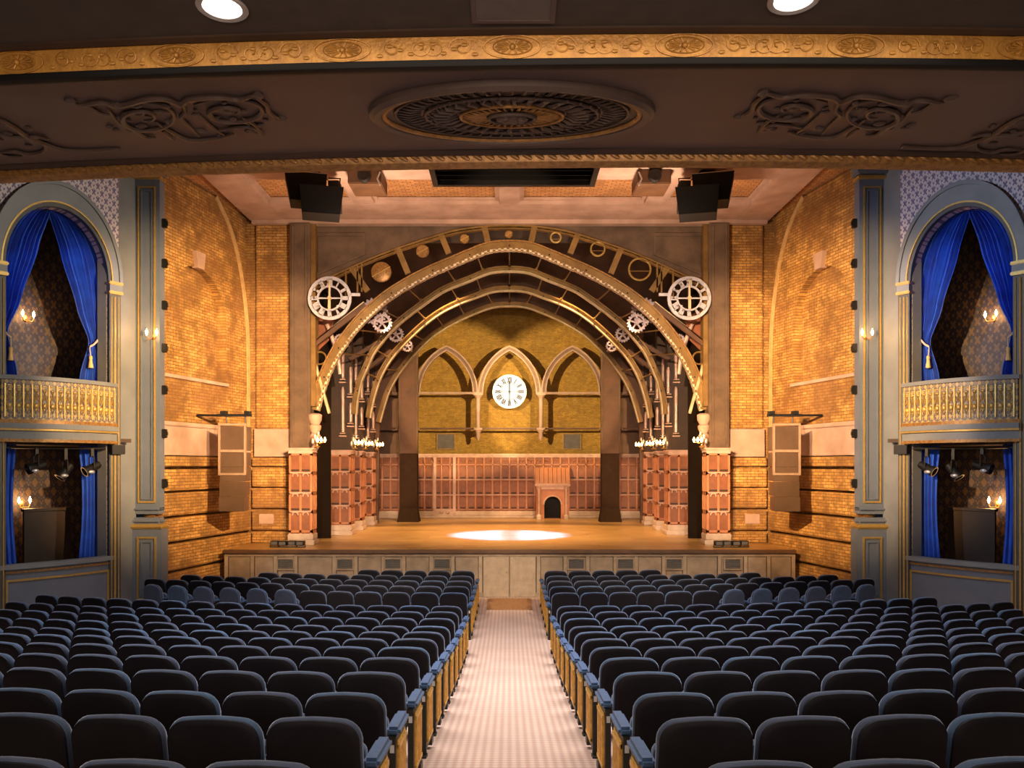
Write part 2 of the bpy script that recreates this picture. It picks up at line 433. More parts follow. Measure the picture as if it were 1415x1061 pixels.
def make_chair(kind):
    """kind: 'row' (shared arms), 'aisle_r' / 'aisle_l' (gilt end panel on the aisle side), 'loose' (narrow armchair)"""
    loose = kind == 'loose'
    t = thing('theatre_chair', 'seat', 'seat')
    W, H, r = (.425, .90, .15) if loose else (.525, .885, .115)
    out = chair_outline(W, H, .36, r, .05)
    mb = MB(recline); mb.loft(rings_of(chair_outline(W-.012, H-.006, .36, r, .05), [(.035, -.030), (.012, -.028), (0, -.018), (0, .0)], 0, .62)); mb.build('back_shell', M['seat_fabric' if loose else 'seat_shell'], t, True)
    mb = MB(recline); mb.loft(rings_of(out, [(.010, -.006), (.0, .006), (-.004, .03), (.004, .055), (.03, .072), (.08, .078)], 0, .62)); mb.build('back_cushion', M['seat_fabric'], t, True)
    mb = MB(); mb.loft(rings_of([(x*.96, z*.62+.16) for x, z in out], [(.03, .10), (.005, .11), (0, .14), (.01, .185), (.05, .20)], 0, .55)); mb.build('seat_cushion', M['seat_fabric'], t, True)
    def arm(sx, x, pad=.045, big=False):
        m = MB(); m.box(x-pad, x+pad, -.02 if big else .0, .36, .595, .655, bev=.02); return m.build('armrest', M['arm_blue'], t, True)
    def leg(x):
        m = MB(); m.box(x-.012, x+.012, -.03, .03, .0, .60); m.box(x-.012, x+.012, .03, .27, .50, .595); m.box(x-.012, x+.012, -.08, .20, 0, .03); return m.build('standard', M['iron'], t)
    side = 1
    if kind == 'loose':
        for s in (-1, 1):
            m = MB(); m.box(s*.235-.025, s*.235+.025, -.02, .30, .60, .635, bev=.012); m.build('armrest', M['arm_blue'], t, True); leg(s*.235)
    else:
        if kind == 'aisle_l': side = -1      # chair on the left bank: the aisle lies at its +x side, neighbour at -x
        # neighbour-side armrest and standard (away from the aisle)
        arm(0, side*.258, .026); leg(side*.268)
        if kind.startswith('aisle'):
            x = -side*.305
            arm(0, x, .048, True)
            m = MB(); m.box(x-.022, x+.022, -.045, .01, 0, .60, bev=.006); m.box(x-.022, x+.022, .30, .34, .05, .60)
            m.box(x-.022, x+.022, -.03, .34, .545, .60); m.box(x-.02, x+.02, .0, .32, .06, .12); m.box(x-.03, x+.03, -.10, -.0, 0, .03); m.box(x-.03, x+.03, .28, .38, 0, .06)
            fr = m.build('end_frame', M['iron'], t)
            m = MB(); xa = x-side*.030
            m.box(min(x, xa), max(x, xa), .012, .298, .11, .56)
            for k in range(5): m.box(min(x, xa-side*.008), max(x, xa-side*.008), .03+k*.058, .05+k*.058, .14, .53)
            m.box(min(x, xa-side*.010), max(x, xa-side*.010), .012, .298, .505, .535); m.box(min(x, xa-side*.010), max(x, xa-side*.010), .012, .298, .125, .15)
            m.build('gilt_end_panel', M['end_gold'], t)
            m = MB(); m.box(x-.014, x+.014, -.049, -.044, .50, .55); m.build('row_plate', M['pale_label'], fr)
    index_kids(t)
    return t
ORD = ['zeroth', 'first', 'second', 'third', 'fourth', 'fifth', 'sixth', 'seventh', 'eighth', 'ninth', 'tenth', 'eleventh', 'twelfth', 'thirteenth', 'fourteenth', 'fifteenth', 'sixteenth', 'seventeenth']
PROTO = {k: make_chair(k) for k in ('row', 'aisle_r', 'aisle_l', 'loose')}
USED = set()
RAD = 27.0
PITCH = .55
# row: (Y of back, seats from aisle, first seat index)
rowsY = [18.35, 17.5, 16.75, 16.0, 15.2, 13.5, 12.6, 11.7, 10.78, 9.86, 8.94, 8.02, 7.1, 6.17, 5.2, 4.38, 3.42]
counts = [5, 9, 12, 13, 12, 15, 15, 14, 13, 12, 11, 10, 8, 7, 6, 5, 4]
nseat = 0
for ri, (Y0, cnt) in enumerate(zip(rowsY, counts)):
    for s in (-1, 1):
        arc = .79
        for k in range(cnt):
            loose = (ri == 4 and k >= 6)
            pt = .585 if loose else PITCH
            c = arc+pt/2; arc += pt
            th = c/RAD
            X = s*RAD*sin(th); Y = Y0+RAD*(1-cos(th))
            if k > 12 and ri == 5 and s > 0: continue
            if k > 0 and X*s > .655*Y+.35: continue
            kind = 'loose' if loose else (('aisle_r' if s > 0 else 'aisle_l') if k == 0 else 'row')
            p = PROTO[kind]
            if kind in USED: o = copy_tree(p)
            else: o = p; USED.add(kind)
            o.location = (X, Y, floor_z(Y)); rz = s*th
            if kind == 'row' and s < 0:
                pass
            o.rotation_euler = (0, 0, rz+random.uniform(-.006, .006)*(3 if loose else 1))
            sd = 'left' if s < 0 else 'right'
            look = 'narrow navy armchair with rounded back' if loose else ('navy theatre seat with gilt end panel' if k == 0 else 'navy theatre seat')
            where = 'beside' if k == 0 else ''
            if k == 0: o['label'] = f'{look}, {ORD[ri+1]} row from stage, {sd} of aisle'
            else: o['label'] = f'{look}, {ORD[k+1]} from {sd} of aisle, {ORD[ri+1]} row from stage'
            o['group'] = 'rows of auditorium seats'
            nseat += 1
print('seats', nseat)
# the mat at the end of the aisle
mb = MB(); mb.box(-.53, .53, 18.25, 19.75, .001, .018, bev=.006)
tag(mb.build('door_mat', M['mat']), 'brown rectangular mat at the stage end of the centre aisle', 'mat')

# ================================================================= BALCONY overhead
def yo(X): return .0095*X*X-.028*X
SL = .16
def soff_z(X, Y): return E+2.735+SL*(Y-yo(X)-5.5)
def soff(pxx, pyy, drop=0.0):
    """point on the sloping underside seen at a pixel; drop lowers it"""
    k = (642-pyy)/F; q = (pxx-704)/F; Y = 6.5
    for _ in range(12): Y = (2.735+SL*(-yo(q*Y)-5.5))/(k-SL)
    return Vector((q*Y, Y, soff_z(q*Y, Y)-drop))
def sweep(profile, name, m, parent=None, x0=-8.3, x1=8.3, n=48, smooth=True):
    b = MB(); rings = []
    for i in range(n+1):
        X = x0+(x1-x0)*i/n
        rings.append([(X, Y+yo(X), E+h) for Y, h in profile])
    b.loft(rings); return b.build(name, m, parent, smooth)
bal = thing('balcony', 'dark balcony underside with gilt frieze and plaster relief ornament', 'balcony', (0, 8, E+3))
sweep([(-3.2, 2.86), (5.22, 2.86), (5.22, 3.3), (-3.2, 3.3)], 'flat_ceiling', M['dark_ceiling'], bal)
sweep([(5.20, 2.88), (5.20, 2.845), (5.25, 2.835), (5.29, 2.86), (5.29, 3.2), (5.2, 3.2)], 'upper_moulding', M['dark_wood'], bal)
sweep([(5.27, 2.855), (5.32, 2.70), (5.5, 2.72), (5.5, 3.0), (5.27, 3.0)], 'gilt_frieze', M['gold_frieze'], bal)
sweep([(5.315, 2.705), (5.33, 2.675), (5.38, 2.672), (5.44, 2.69), (5.47, 2.73), (5.47, 2.8), (5.33, 2.8)], 'lower_moulding', M['black'], bal)
sweep([(5.44, 2.735-.06*SL), (6.2, 2.735+.7*SL), (7.0, 2.735+1.5*SL), (7.93, 2.735+2.43*SL), (7.93, 3.5), (5.44, 3.3)], 'soffit', M['soffit'], bal)
sweep([(7.84, 3.105), (7.88, 3.08), (7.93, 3.085), (7.95, 3.14), (7.84, 3.14)], 'edge_bead', M['dark_wood'], bal)
fr = sweep([(7.95, 3.13), (7.99, 3.04), (8.04, 3.02), (8.12, 3.02), (8.15, 3.10), (8.15, 3.3), (7.95, 3.3)], 'gilt_edge', M['gold_dark'], bal)
sweep([(8.10, 3.1), (8.16, 3.12), (8.22, 3.4), (8.30, 4.3), (8.22, 4.4), (8.1, 4.4), (7.9, 3.6), (7.9, 3.3)], 'balcony_front', M['brown_wood'], bal)
# leaf relief along the gilt edge
mb = MB(); x = -6.2
while x < 6.2:
    Y = 7.965+yo(x); mb.ball((x, Y, E+3.085), .045, 1.5, .5, .55, 6, Matrix.Rotation(.5, 3, 'Y')); x += .125
mb.build('edge_leaf_relief', M['gold_dark'], bal, True)
# frieze rosettes and scrolls
def frz(X, t, out=0.0):  # t 0 bottom .. 1 top of frieze face
    Y = 5.32-.05*t; return Vector((X, Y+yo(X)-out, E+2.70+.155*t))
mb = MB()
for i in range(-3, 4):
    cx = .02+1.14*i
    mb.tube([frz(cx+.19*cos(a*pi/12), .5+.42*sin(a*pi/12), .006) for a in range(24)], .006, 5, True)
    mb.tube([frz(cx+.13*cos(a*pi/10), .5+.29*sin(a*pi/10), .006) for a in range(20)], .004, 4, True)
    for k in range(14):
        a = 2*pi*k/14; mb.tube([frz(cx+.04*cos(a), .5+.09*sin(a), .006), frz(cx+.115*cos(a), .5+.26*sin(a), .009)], .006, 4)
    mb.ball(frz(cx, .5, .005), .022, seg=8)
    for sg in (-1, 1):
        for (c0, r0, d) in ((.34, .085, 1), (.52, .07, -1)):
            pts = []
            for k in range(22):
                a = k*.36; r = r0*(1-k/26); pts.append(frz(cx+sg*(c0+r*cos(a)), .5+d*(r*5.2)*sin(a)*.9, .006))
            mb.tube(pts, .0055, 4)
        for k in range(5):
            xx = cx+sg*(.25+.07*k); mb.ball(frz(xx, .25+.5*((k*37) % 10)/10, .004), .016, 1.6, .5, .8, 6)
mb.build('frieze_relief', M['gold_frieze'], bal, True)
# centre medallion (rings and petals following the slope)
c0 = Vector((.02, 6.58, 0))
def med(r, a, drop):
    X = c0.x+r*.96*cos(a); Y = c0.y+r*sin(a)*.70; return Vector((X, Y, soff_z(X, Y)-drop))
def ring(r, rad, drop, name, m, n=64):
    b = MB(); b.tube([med(r, 2*pi*k/n, drop) for k in range(n)], rad, 8, True); return b.build(name, m, bal, True)
mb = MB(); mb.loft([[med(r, 2*pi*k/64, d) for k in range(64)] for r, d in ((1.23, -.02), (1.22, .045), (1.18, .075), (1.12, .065), (1.10, .03), (1.02, .01), (.9, .012))])
md = mb.build('medallion', M['soffit_relief'], bal, True)
ORG[md] = ORG[bal]
def mring(r, rad, drop, name, m, n=64):
    b = MB(); b.tube([med(r, 2*pi*k/n, drop) for k in range(n)], rad, 8, True); return b.build(name, m, md, True)
mring(1.095, .022, .035, 'gilt_ring', M['gold_dark']); mring(1.0, .012, .025, 'fine_ring', M['soffit_relief']); mring(.74, .014, .03, 'bead_ring', M['soffit_relief']); mring(.44, .014, .035, 'inner_ring', M['gold_dark']); mring(.20, .016, .05, 'hub_ring', M['soffit_relief'])
mb = MB()
for k in range(56):
    a = 2*pi*k/56; mb.tube([med(.78, a, .015), med(.88, a, .03), med(.98, a, .018)], [.006, .014, .010], 5)
mb.build('outer_flutes', M['soffit_relief'], md, True)
mb = MB()
for k in range(32):
    a = 2*pi*k/32; mb.tube([med(.47, a, .015), med(.56, a+.05, .04), med(.66, a+.02, .04), med(.72, a+.10, .02)], [.01, .022, .02, .008], 5)
    mb.tube([med(.71, a, .03), med(.76, a+.06, .03)], .014, 5)
mb.build('acanthus_leaves', M['soffit_relief'], md, True)
mb = MB()
for k in range(36):
    a = 2*pi*k/36; mb.tube([med(.22, a, .03), med(.34, a, .04), med(.42, a, .03)], [.006, .013, .008], 5)
mb.build('gilt_rays', M['gold_dark'], md, True)
mb = MB()
for k in range(9):
    a = 2*pi*k/9; p = med(.10, a, .05); mb.ball(p, .045, 1, 1, .5, 8)
mb.ball(med(0, 0, .06), .05, 1, 1, .6, 10)
mb.build('rosette', M['soffit_relief'], md, True)
# scroll relief panels
def scroll(name, mirror, lines, blobs):
    b = MB()
    for L, r in lines:
        P = spline([(p[0], p[1]) for p in L], 6)
        n = len(P)
        b.tube([soff(1411-x if mirror else x, y+(-3 if mirror else 0), .018) for x, y in P], [r*(.45+.75*sin(pi*min(1, max(0, (i+.5)/n)))) for i in range(n)], 6)
    for x, y, r in blobs:
        b.ball(soff(1411-x if mirror else x, y+(-3 if mirror else 0), .012), r, 1.5, 1, .5, 7, Matrix.Rotation((x*7 % 3)-1.5, 3, 'Z'))
    b.build(name, M['soffit_relief'], bal, True)
def spiral(cx, cy, rx, ry, turns, a0, d=1, n=16):
    return [(cx+rx*(1-.85*i/n)*cos(a0+d*turns*2*pi*i/n), cy+ry*(1-.85*i/n)*sin(a0+d*turns*2*pi*i/n)) for i in range(n+1)]
main = [([(97, 137), (112, 142), (140, 138), (165, 143), (200, 134), (228, 133), (250, 141), (262, 134), (300, 131), (330, 134), (352, 129), (360, 133)], .022),
        (spiral(198, 160, 52, 24, 1.6, -2.2), .020), (spiral(318, 152, 58, 21, 1.5, -2.6), .020),
        ([(250, 139), (256, 152), (250, 160), (262, 172), (275, 186)], .016), ([(352, 130), (368, 142), (372, 152), (388, 162)], .018),
        ([(150, 150), (165, 166), (185, 176), (200, 186), (215, 187)], .018), ([(215, 165), (235, 178), (262, 190), (300, 188), (322, 182)], .020),
        ([(275, 155), (292, 172), (310, 184)], .014), ([(300, 178), (330, 172), (352, 174), (362, 186)], .016), ([(335, 160), (350, 168), (365, 184)], .014),
        ([(120, 141), (135, 152), (152, 156)], .014), ([(225, 178), (240, 190)], .018)]
bl = [(random.uniform(150, 240), random.uniform(140, 186), random.uniform(.02, .04)) for _ in range(22)]+[(random.uniform(270, 370), random.uniform(138, 186), random.uniform(.02, .035)) for _ in range(20)]+[(97, 137, .04), (388, 162, .04), (357, 129, .04)]
side = [([(-40, 166), (-5, 162), (15, 170), (35, 184), (60, 195), (90, 204), (125, 205), (160, 203), (166, 204)], .022), ([(-10, 180), (20, 186), (50, 186), (68, 190)], .018), ([(0, 208), (20, 206), (40, 210), (60, 206), (62, 196)], .018), ([(-30, 195), (5, 212), (30, 213)], .016)]
sb = [(random.uniform(-20, 60), random.uniform(166, 200), random.uniform(.02, .035)) for _ in range(14)]
for mir in (False, True):
    scroll('scroll_relief', mir, main, bl); scroll('corner_scroll_relief', mir, side, sb)
# recessed downlights and ceiling hatch
for i, (x, y, lab) in enumerate(((307, 9, 'round recessed downlight in the dark ceiling, left of the hatch'), (1097, -2, 'round recessed downlight in the dark ceiling, right of the hatch'))):
    Y = 2.86*F/(642-y); P = ((x-704)*Y/F, Y, E+2.86)
    t = thing('downlight', lab, 'ceiling light', P, 'recessed downlights')
    mb = MB(); mb.lathe([(.118, .0), (.155, -.002), (.158, -.012), (.150, -.018), (.120, -.012), (.112, .02)], P, 32); mb.build('trim_ring', M['white_metal'], t, True)
    mb = MB(); mb.lathe([(.001, -.004), (.06, -.006), (.116, -.003), (.116, .0), (.001, 0)], P, 32); mb.build('lens', M['downlight'], t, True)
P = (.05, 5.05, E+2.86)
t = thing('ceiling_hatch', 'flat grey access hatch in the dark ceiling between two downlights', 'hatch', P)
mb = MB(); mb.slab([(-.24, 4.2), (.29, 4.2), (.29, 5.13), (-.24, 5.13)], 0, .02, [[(-.21, 4.25), (.26, 4.25), (.26, 5.10), (-.21, 5.10)]]); mb.build('hatch_frame', M['soffit'], t, f=lambda x, y, z: (x, z, E+2.862-y))
mb = MB(); mb.box(-.21, .26, 4.25, 5.10, E+2.848, E+2.858); mb.build('hatch_door', M['grille'], t)

# ================================================================= SIDE WALLS, TOWERS, BOXES (mirrored)
def sgn_lab(s): return 'left' if s < 0 else 'right'
for s in (-1, 1):
    sd = sgn_lab(s)
    def BX(u, w, z, s=s): return (s*(8.47+.599*u-.802*w), 17-.802*u-.599*w, E+z)
    BRK = brick('brick_side_'+sd, s*(-.215), .977, *BRC)
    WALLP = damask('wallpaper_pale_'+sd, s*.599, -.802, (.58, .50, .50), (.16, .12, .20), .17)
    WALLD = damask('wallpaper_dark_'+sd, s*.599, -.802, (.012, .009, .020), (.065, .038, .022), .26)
    LAT = damask('lattice_gilt_'+sd, s*.599, -.802, (.13, .115, .13), (.50, .34, .12), .13, .45)
    # --- box wall with arch and lower opening (outline in u,z)
    uc, ra, rb, zs = 1.11, .99, 1.33, 3.87
    def arch(r1, r2, n=28, z0=zs): return [(uc+r1*cos(pi*k/n), z0+r2*sin(pi*k/n)) for k in range(n+1)]
    up = [(uc+ra, 1.0)]+arch(ra, rb)+[(uc-ra, 1.0)]
    lo = [(uc+ra, -3.1), (uc+ra, .45), (uc-ra, .45), (uc-ra, -3.1)]
    mb = MB(); mb.slab([(-.12, -3.45), (3.6, -3.45), (3.6, 7.6), (-.12, 7.6)], 0, -.25, [up, lo])
    o = mb.build('wall_'+sd, WALLP, f=BX); tag(o, f'patterned box wall with arched opening on the {sd} side', 'wall', kind='structure')
    box = thing('theatre_box', f'two-tier {sd} theatre box with blue-grey arch and gilt balcony parapet', 'theatre box', BX(uc, 0, -E))
    # jamb posts of clustered mouldings
    for j, (ua, ub) in enumerate(((-.12, .12), (2.1, 2.36))):
        mb = MB(); mb.box(ua, ub, 0, .10, -3.33, zs-.25); mb.build('jamb', M['dark_grey'], box, f=BX)
        mb = MB()
        for q in ((ua+.05, .012), (ua+.13, .02), (ua+.20, .012)):
            mb.tube([(q[0], .11, -3.3), (q[0], .11, zs-.3)], q[1], 6)
        mb.build('gilt_reeding', M['gold'], box, True, f=BX)
        mb = MB()
        for zz in (zs-.22, zs-.02): mb.box(ua-.03, ub+.03, -.02, .17, zz-.035, zz+.035, bev=.015)
        mb.build('gilt_capital_band', M['gold'], box, True, f=BX)
        mb = MB(); mb.box(ua-.01, ub+.01, -.02, .14, zs-.19, zs-.05); mb.build('capital', M['grey_paint'], box, f=BX)
    def archring(name, a0, b0, a1, b1, w0, w1, m, clip=-.12):
        b = MB(); rings = []
        for k in range(41):
            a = pi*k/40
            p0 = (uc+a0*cos(a), zs+b0*sin(a)); p1 = (uc+a1*cos(a), zs+b1*sin(a))
            rings.append([(p0[0], w0, p0[1]), (p1[0], w0, p1[1]), (p1[0], w1, p1[1]), (p0[0], w1, p0[1])])
        b.loft(rings); return b.build(name, m, box, True, f=BX)
    archring('arch_moulding', .985, 1.325, 1.07, 1.42, -.05, .07, M['dark_grey'])
    archring('gilt_arch_bead', 1.045, 1.40, 1.075, 1.435, .06, .10, M['gold'])
    archring('archivolt', 1.07, 1.43, 1.23, 1.78, -.02, .09, M['grey_paint'])
    archring('archivolt_rim', 1.20, 1.76, 1.27, 1.84, -.02, .13, M['grey_paint'])
    # bowed parapet of the upper box
    def bow(u, off): return off+.30*max(0, 1-((u-uc)/1.18)**2)
    def bowed(name, u0, u1, z0, z1, w0, w1, m, n=24, par=box, smooth=False):
        b = MB(); rings = []
        for k in range(n+1):
            u = u0+(u1-u0)*k/n
            rings.append([(u, bow(u, w0), z0), (u, bow(u, w1), z0), (u, bow(u, w1), z1), (u, bow(u, w0), z1)])
        b.loft(rings); return b.build(name, m, par, smooth, f=BX)
    pr = bowed('parapet', .0, 2.2, .86, 1.66, .0, .10, LAT)
    bowed('parapet_rail', -.02, 2.24, 1.64, 1.72, -.03, .15, M['grey_paint'])
    mb = MB(); n = 15
    for k in range(n+1):
        u = .05+2.1*k/n; w_ = bow(u, .11)
        mb.box(u-.013, u+.013, w_-.01, w_+.015, .92, 1.56)
    mb.build('gilt_stile', M['gold'], pr, f=BX)
    mb = MB()
    for k in range(n):
        u = .05+2.1*(k+.5)/n; w_ = bow(u, .11)
        mb.ball((u, w_, 1.14), .045, 1, .5, 1.2, 8); mb.ball((u, w_, 1.44), .03, 1.3, .5, .8, 8); mb.ball((u, w_, 1.52), .02, 2, .5, .8, 6)
        for q in (-1, 1):
            mb.tube([(u+q*.045*sin(t*pi/4), w_+.003, 1.0+.09*t) for t in range(6)], .006, 4)
            mb.tube([(u+q*(.02+.03*cos(t)), w_+.003, 1.3+.05*sin(t)) for t in (0, .8, 1.6, 2.4, 3.2, 4, 4.8)], .005, 4)
    mb.build('gilt_scrollwork', M['gold'], pr, True, f=BX)
    for (z0, z1, w1, m) in ((.80, .87, .13, M['gold_dark']), (.70, .80, .18, M['grey_paint']), (.66, .70, .16, M['gold']), (.50, .66, .10, M['grey_paint']), (.44, .50, .13, M['gold_dark'])):
        bowed('base_moulding', -.02, 2.24, z0, z1, -.05, w1, m)
    # lower front wall
    def bow2(u, off): return off+.12*(1-((u-uc)/1.18)**2)
    def bowed2(name, u0, u1, z0, z1, w0, w1, m):
        b = MB(); rings = []
        for k in range(17):
            u = u0+(u1-u0)*k/16
            rings.append([(u, bow2(u, w0), z0), (u, bow2(u, w1), z0), (u, bow2(u, w1), z1), (u, bow2(u, w0), z1)])
        b.loft(rings); return b.build(name, m, box, False, f=BX)
    bowed2('box_front', .0, 2.22, -3.33, -2.0, -.1, .02, M['blue_grey'])
    bowed2('box_front_rail', -.02, 2.24, -2.02, -1.93, -.12, .09, M['grey_paint'])
    bowed2('gilt_rail_bead', .0, 2.22, -2.10, -2.06, .0, .05, M['gold_dark'])
    bowed2('gilt_panel_bead', .12, 2.10, -2.26, -2.22, .0, .045, M['gold'])
    for u in (.12, 2.06):
        mb = MB(); mb.box(u, u+.04, bow2(u, .0), bow2(u, .045), -3.2, -2.22); mb.build('gilt_panel_bead', M['gold'], box, f=BX)
    # interior of the boxes
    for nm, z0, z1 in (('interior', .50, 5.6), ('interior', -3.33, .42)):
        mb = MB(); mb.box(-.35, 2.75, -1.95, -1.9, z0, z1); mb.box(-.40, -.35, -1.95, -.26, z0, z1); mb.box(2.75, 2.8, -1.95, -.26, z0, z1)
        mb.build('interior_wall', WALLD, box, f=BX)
        mb = MB(); mb.box(-.4, 2.8, -1.95, -.26, z1-.02, z1+.03); mb.build('interior_ceiling', M['dark_wood'], box, f=BX)
    mb = MB(); mb.box(-.4, 2.8, -1.95, .0, .48, .56); mb.build('interior_floor', M['dark_wood'], box, f=BX)
    mb = MB(); mb.box(.3, 1.25, -1.3, -1.22, -3.33, -.95); mb.box(.28, 1.27, -1.34, -1.18, -.99, -.93); mb.build('inner_partition', M['dark_wood'], box, f=BX)
    # interior sconces (two candle lamps each)
    for lab, u, z, en in (('upper', .96, 3.20, 22), ('lower', 1.035, -.84, 26)):
        B = BX(u, -1.88, z)
        t = thing('wall_sconce', f'twin-candle brass wall sconce inside the {lab} {sd} box', 'wall light', B, 'sconces in the boxes')
        mb = MB(); mb.ball((u, -1.89, z), .07, .7, .3, 1.2, 10); mb.tube([(u, -1.88, z-.02), (u, -1.78, z-.08), (u-.08, -1.74, z-.08), (u-.11, -1.74, z-.02)], .010, 6); mb.tube([(u, -1.78, z-.08), (u+.08, -1.74, z-.08), (u+.11, -1.74, z-.02)], .010, 6)
        mb.build('bracket', M['brass'], t, True, f=BX)
        for q in (-.11, .11):
            mb = MB(); mb.lathe([(.008, -.02), (.012, .0), (.028, .03), (.03, .055), (.018, .09), (.004, .13)], (u+q, -1.74, z+.02), 10); mb.build('bulb', M['bulb'], t, True, f=BX)
        L = lamp('POINT', 'sconce_light', BX(u, -1.62, z+.06), en, AMBER, shadow_soft_size=.05)
    # --- curtains
    def curtain(name, lab, edgeL, edgeR, z1, z0, w0, folds, amp=.05, tie=None):
        def fn(a, b):
            z = z1+(z0-z1)*b; uL, uR = edgeL(z), edgeR(z)
            wd = max(.02, uR-uL); u = uL+wd*a
            return (u, w0+min(amp, wd*.12)*sin(a*folds*2*pi+sin(b*3)*.5)+.015*sin(a*folds*4.3*pi+2), z)
        g = thing(name, lab, 'curtain', BX((edgeL(z0)+edgeR(z0))/2, w0, z0))
        b = MB(); b.grid(fn, folds*8, 40); o = b.build('drape', M['blue_velvet'], g, True, f=BX)
        o.modifiers.new('t', 'SOLIDIFY').thickness = .012
        return g
    def lerp_pts(P):
        def f(z):
            if z >= P[0][1]: return P[0][0]
            for (ua, za), (ub, zb) in zip(P, P[1:]):
                if z >= zb:
                    t = (za-z)/(za-zb); t = t*t*(3-2*t)*.4+t*.6; return ua+(ub-ua)*t
            return P[-1][0]
        return f
    def archu(sign):
        def f(z):
            if z <= zs: return uc+sign*1.04
            return uc+sign*1.04*sqrt(max(0, 1-((z-zs)/1.42)**2))
        return f
    # the drape on the stage side, and the drape on the house side
    for which, sg in (('stage-side', -1), ('house-side', 1)):
        inner = lerp_pts([(uc-sg*.02, 5.25), (uc+sg*.22, 4.4), (uc+sg*.55, 3.3), (uc+sg*.80, 2.62), (uc+sg*.62, 1.9), (uc+sg*.58, 1.45)])
        outer = archu(sg)
        lab = f'blue velvet drape tied back on the {which} of the {sd} upper box'
        if sg < 0: g = curtain('curtain', lab, outer, inner, 5.25, 1.45, -.38, 9)
        else: g = curtain('curtain', lab, inner, outer, 5.25, 1.45, -.38, 9)
        mb = MB(); ut = uc+sg*.80
        mb.tube([(ut-sg*.04, -.28, 2.50), (ut+sg*.04, -.26, 2.56), (ut+sg*.14, -.27, 2.68), (ut+sg*.20, -.32, 2.78)], .022, 6)
        mb.tube([(ut-sg*.04, -.28, 2.50), (ut-sg*.03, -.26, 2.3)], .012, 5); mb.build('tieback_cord', M['pale_stone'], g, True, f=BX)
        mb = MB(); mb.lathe([(.012, .02), (.035, .0), (.04, -.05), (.03, -.07), (.055, -.25), (.0, -.26)], (ut-sg*.03, -.26, 2.3), 10); mb.build('tassel', M['tassel'], g, True, f=BX)
        uo = uc+sg*1.02; ui = uc+sg*.62
        e1 = lambda z, uo=uo: uo; e2 = lambda z, ui=ui, sg=sg: ui+sg*.06*sin((z+1.9)*1.4)
        curtain('curtain', f'narrow blue drape hanging on the {which} of the {sd} lower box', e1 if sg < 0 else e2, e2 if sg < 0 else e1, .40, -2.0, -.42, 4, .035)
    # a pendant drape deep in the upper box
    c1 = lerp_pts([(1.42, 3.6), (1.30, 3.0), (1.02, 1.9), (1.0, 1.5)]); c2 = lerp_pts([(1.55, 3.6), (1.75, 3.0), (1.80, 1.9), (1.8, 1.5)])
    # --- theatre spotlights on a bar under the upper box
    for q, (u, z, tilt) in enumerate(((.42, .05, .5), (.95, -.02, .9), (1.5, .08, .3))):
        nm = ('nearest the stage', 'at the middle of the bar', 'farthest from the stage')[q].replace('nearest', 'next to').replace('next to the stage', 'on the stage end of the bar').replace('farthest from the stage', 'on the house end of the bar')
        t = thing('spotlight', f'black clamped stage spotlight {nm} under the {sd} upper box', 'stage light', BX(u, -.05, z), 'spotlights under the boxes')
        R = Matrix.Rotation(tilt, 3, 'Y')
        mb = MB(); mb.lathe([(.07, -.18), (.085, -.14), (.085, .06), (.11, .10), (.115, .17), (.09, .17), (.08, .12)], (u, -.05, z-.12), 14, 'x', R.to_3x3()); mb.build('housing', M['black_metal'], t, True, f=BX)
        mb = MB(); mb.tube([(u, -.16, z-.12), (u, -.16, z+.10), (u, -.05, z+.14), (u, .06, z+.10), (u, .06, z-.12)], .014, 6); mb.box(u-.03, u+.03, -.09, -.01, z+.12, .34); mb.build('yoke', M['iron'], t, f=BX)
        mb = MB(); mb.ball((u+.05, .05, z-.20), .05, 1.5, .6, .8, 8); mb.build('barn_door', M['white_metal'], t, True, f=BX)
    t = thing('lighting_bar', f'dark lighting bar under the {sd} upper box', 'lighting bar', BX(1.1, -.05, .33))
    mb = MB(); mb.tube([(.0, -.05, .34), (2.2, -.05, .34)], .028, 8); mb.build('pipe', M['black_metal'], t, True, f=BX)
    mb = MB(); mb.box(-.16, .12, .0, .22, .22, .42, bev=.01); mb.build('bracket_box', M['black_metal'], t, f=BX)

    # --- flat wall strip and pilaster tower
    mb = MB(); mb.loft([[(s*8.56, 16.9, z), (s*8.34, 17.78, z), (s*8.6, 18.0, z), (s*8.8, 17.0, z)] for z in (-.05, 12)])
    o = mb.build('wall_strip_'+sd, M['grey_paint']); o.name = 'trim_1' if s < 0 else 'trim_2'; tag(o, f'plain blue-grey wall strip beside the {sd} pilaster', 'trim', kind='structure')
    TC = M['blue_grey'] if s > 0 else M['blue_grey']
    tw = thing('pilaster', f'tall blue-grey {sd} pilaster with gilt panel moulding', 'pilaster', (s*8.09, 18.0, 0))
    xa, xb = 7.80, 8.38
    def TW(name, x0, x1, y0, y1, z0, z1, m, bev=0):
        b = MB(); b.box(x0, x1, y0, y1, E+z0, E+z1, bev=bev); return b.build(name, m, tw, f=lambda x, y, z: (s*x, y, z))
    TW('shaft', xa, xb, 17.75, 18.0, -1.1, 9.0, TC)
    TW('pedestal', xa-.08, xb+.04, 17.66, 18.0, -3.33, -1.40, TC)
    TW('gilt_band', xa-.12, xb+.08, 17.60, 18.0, -1.42, -1.32, M['gold'], .03)
    TW('base_torus', xa-.06, xb+.04, 17.66, 18.0, -1.32, -1.18, TC, .05)
    TW('base_cap', xa-.02, xb+.02, 17.70, 18.0, -1.02, -.96, TC, .02)
    TW('capital_band', xa-.05, xb+.04, 17.66, 18.0, 6.36, 6.44, M['gold'], .02)
    TW('capital', xa-.08, xb+.06, 17.60, 18.0, 6.46, 6.75, TC, .03)
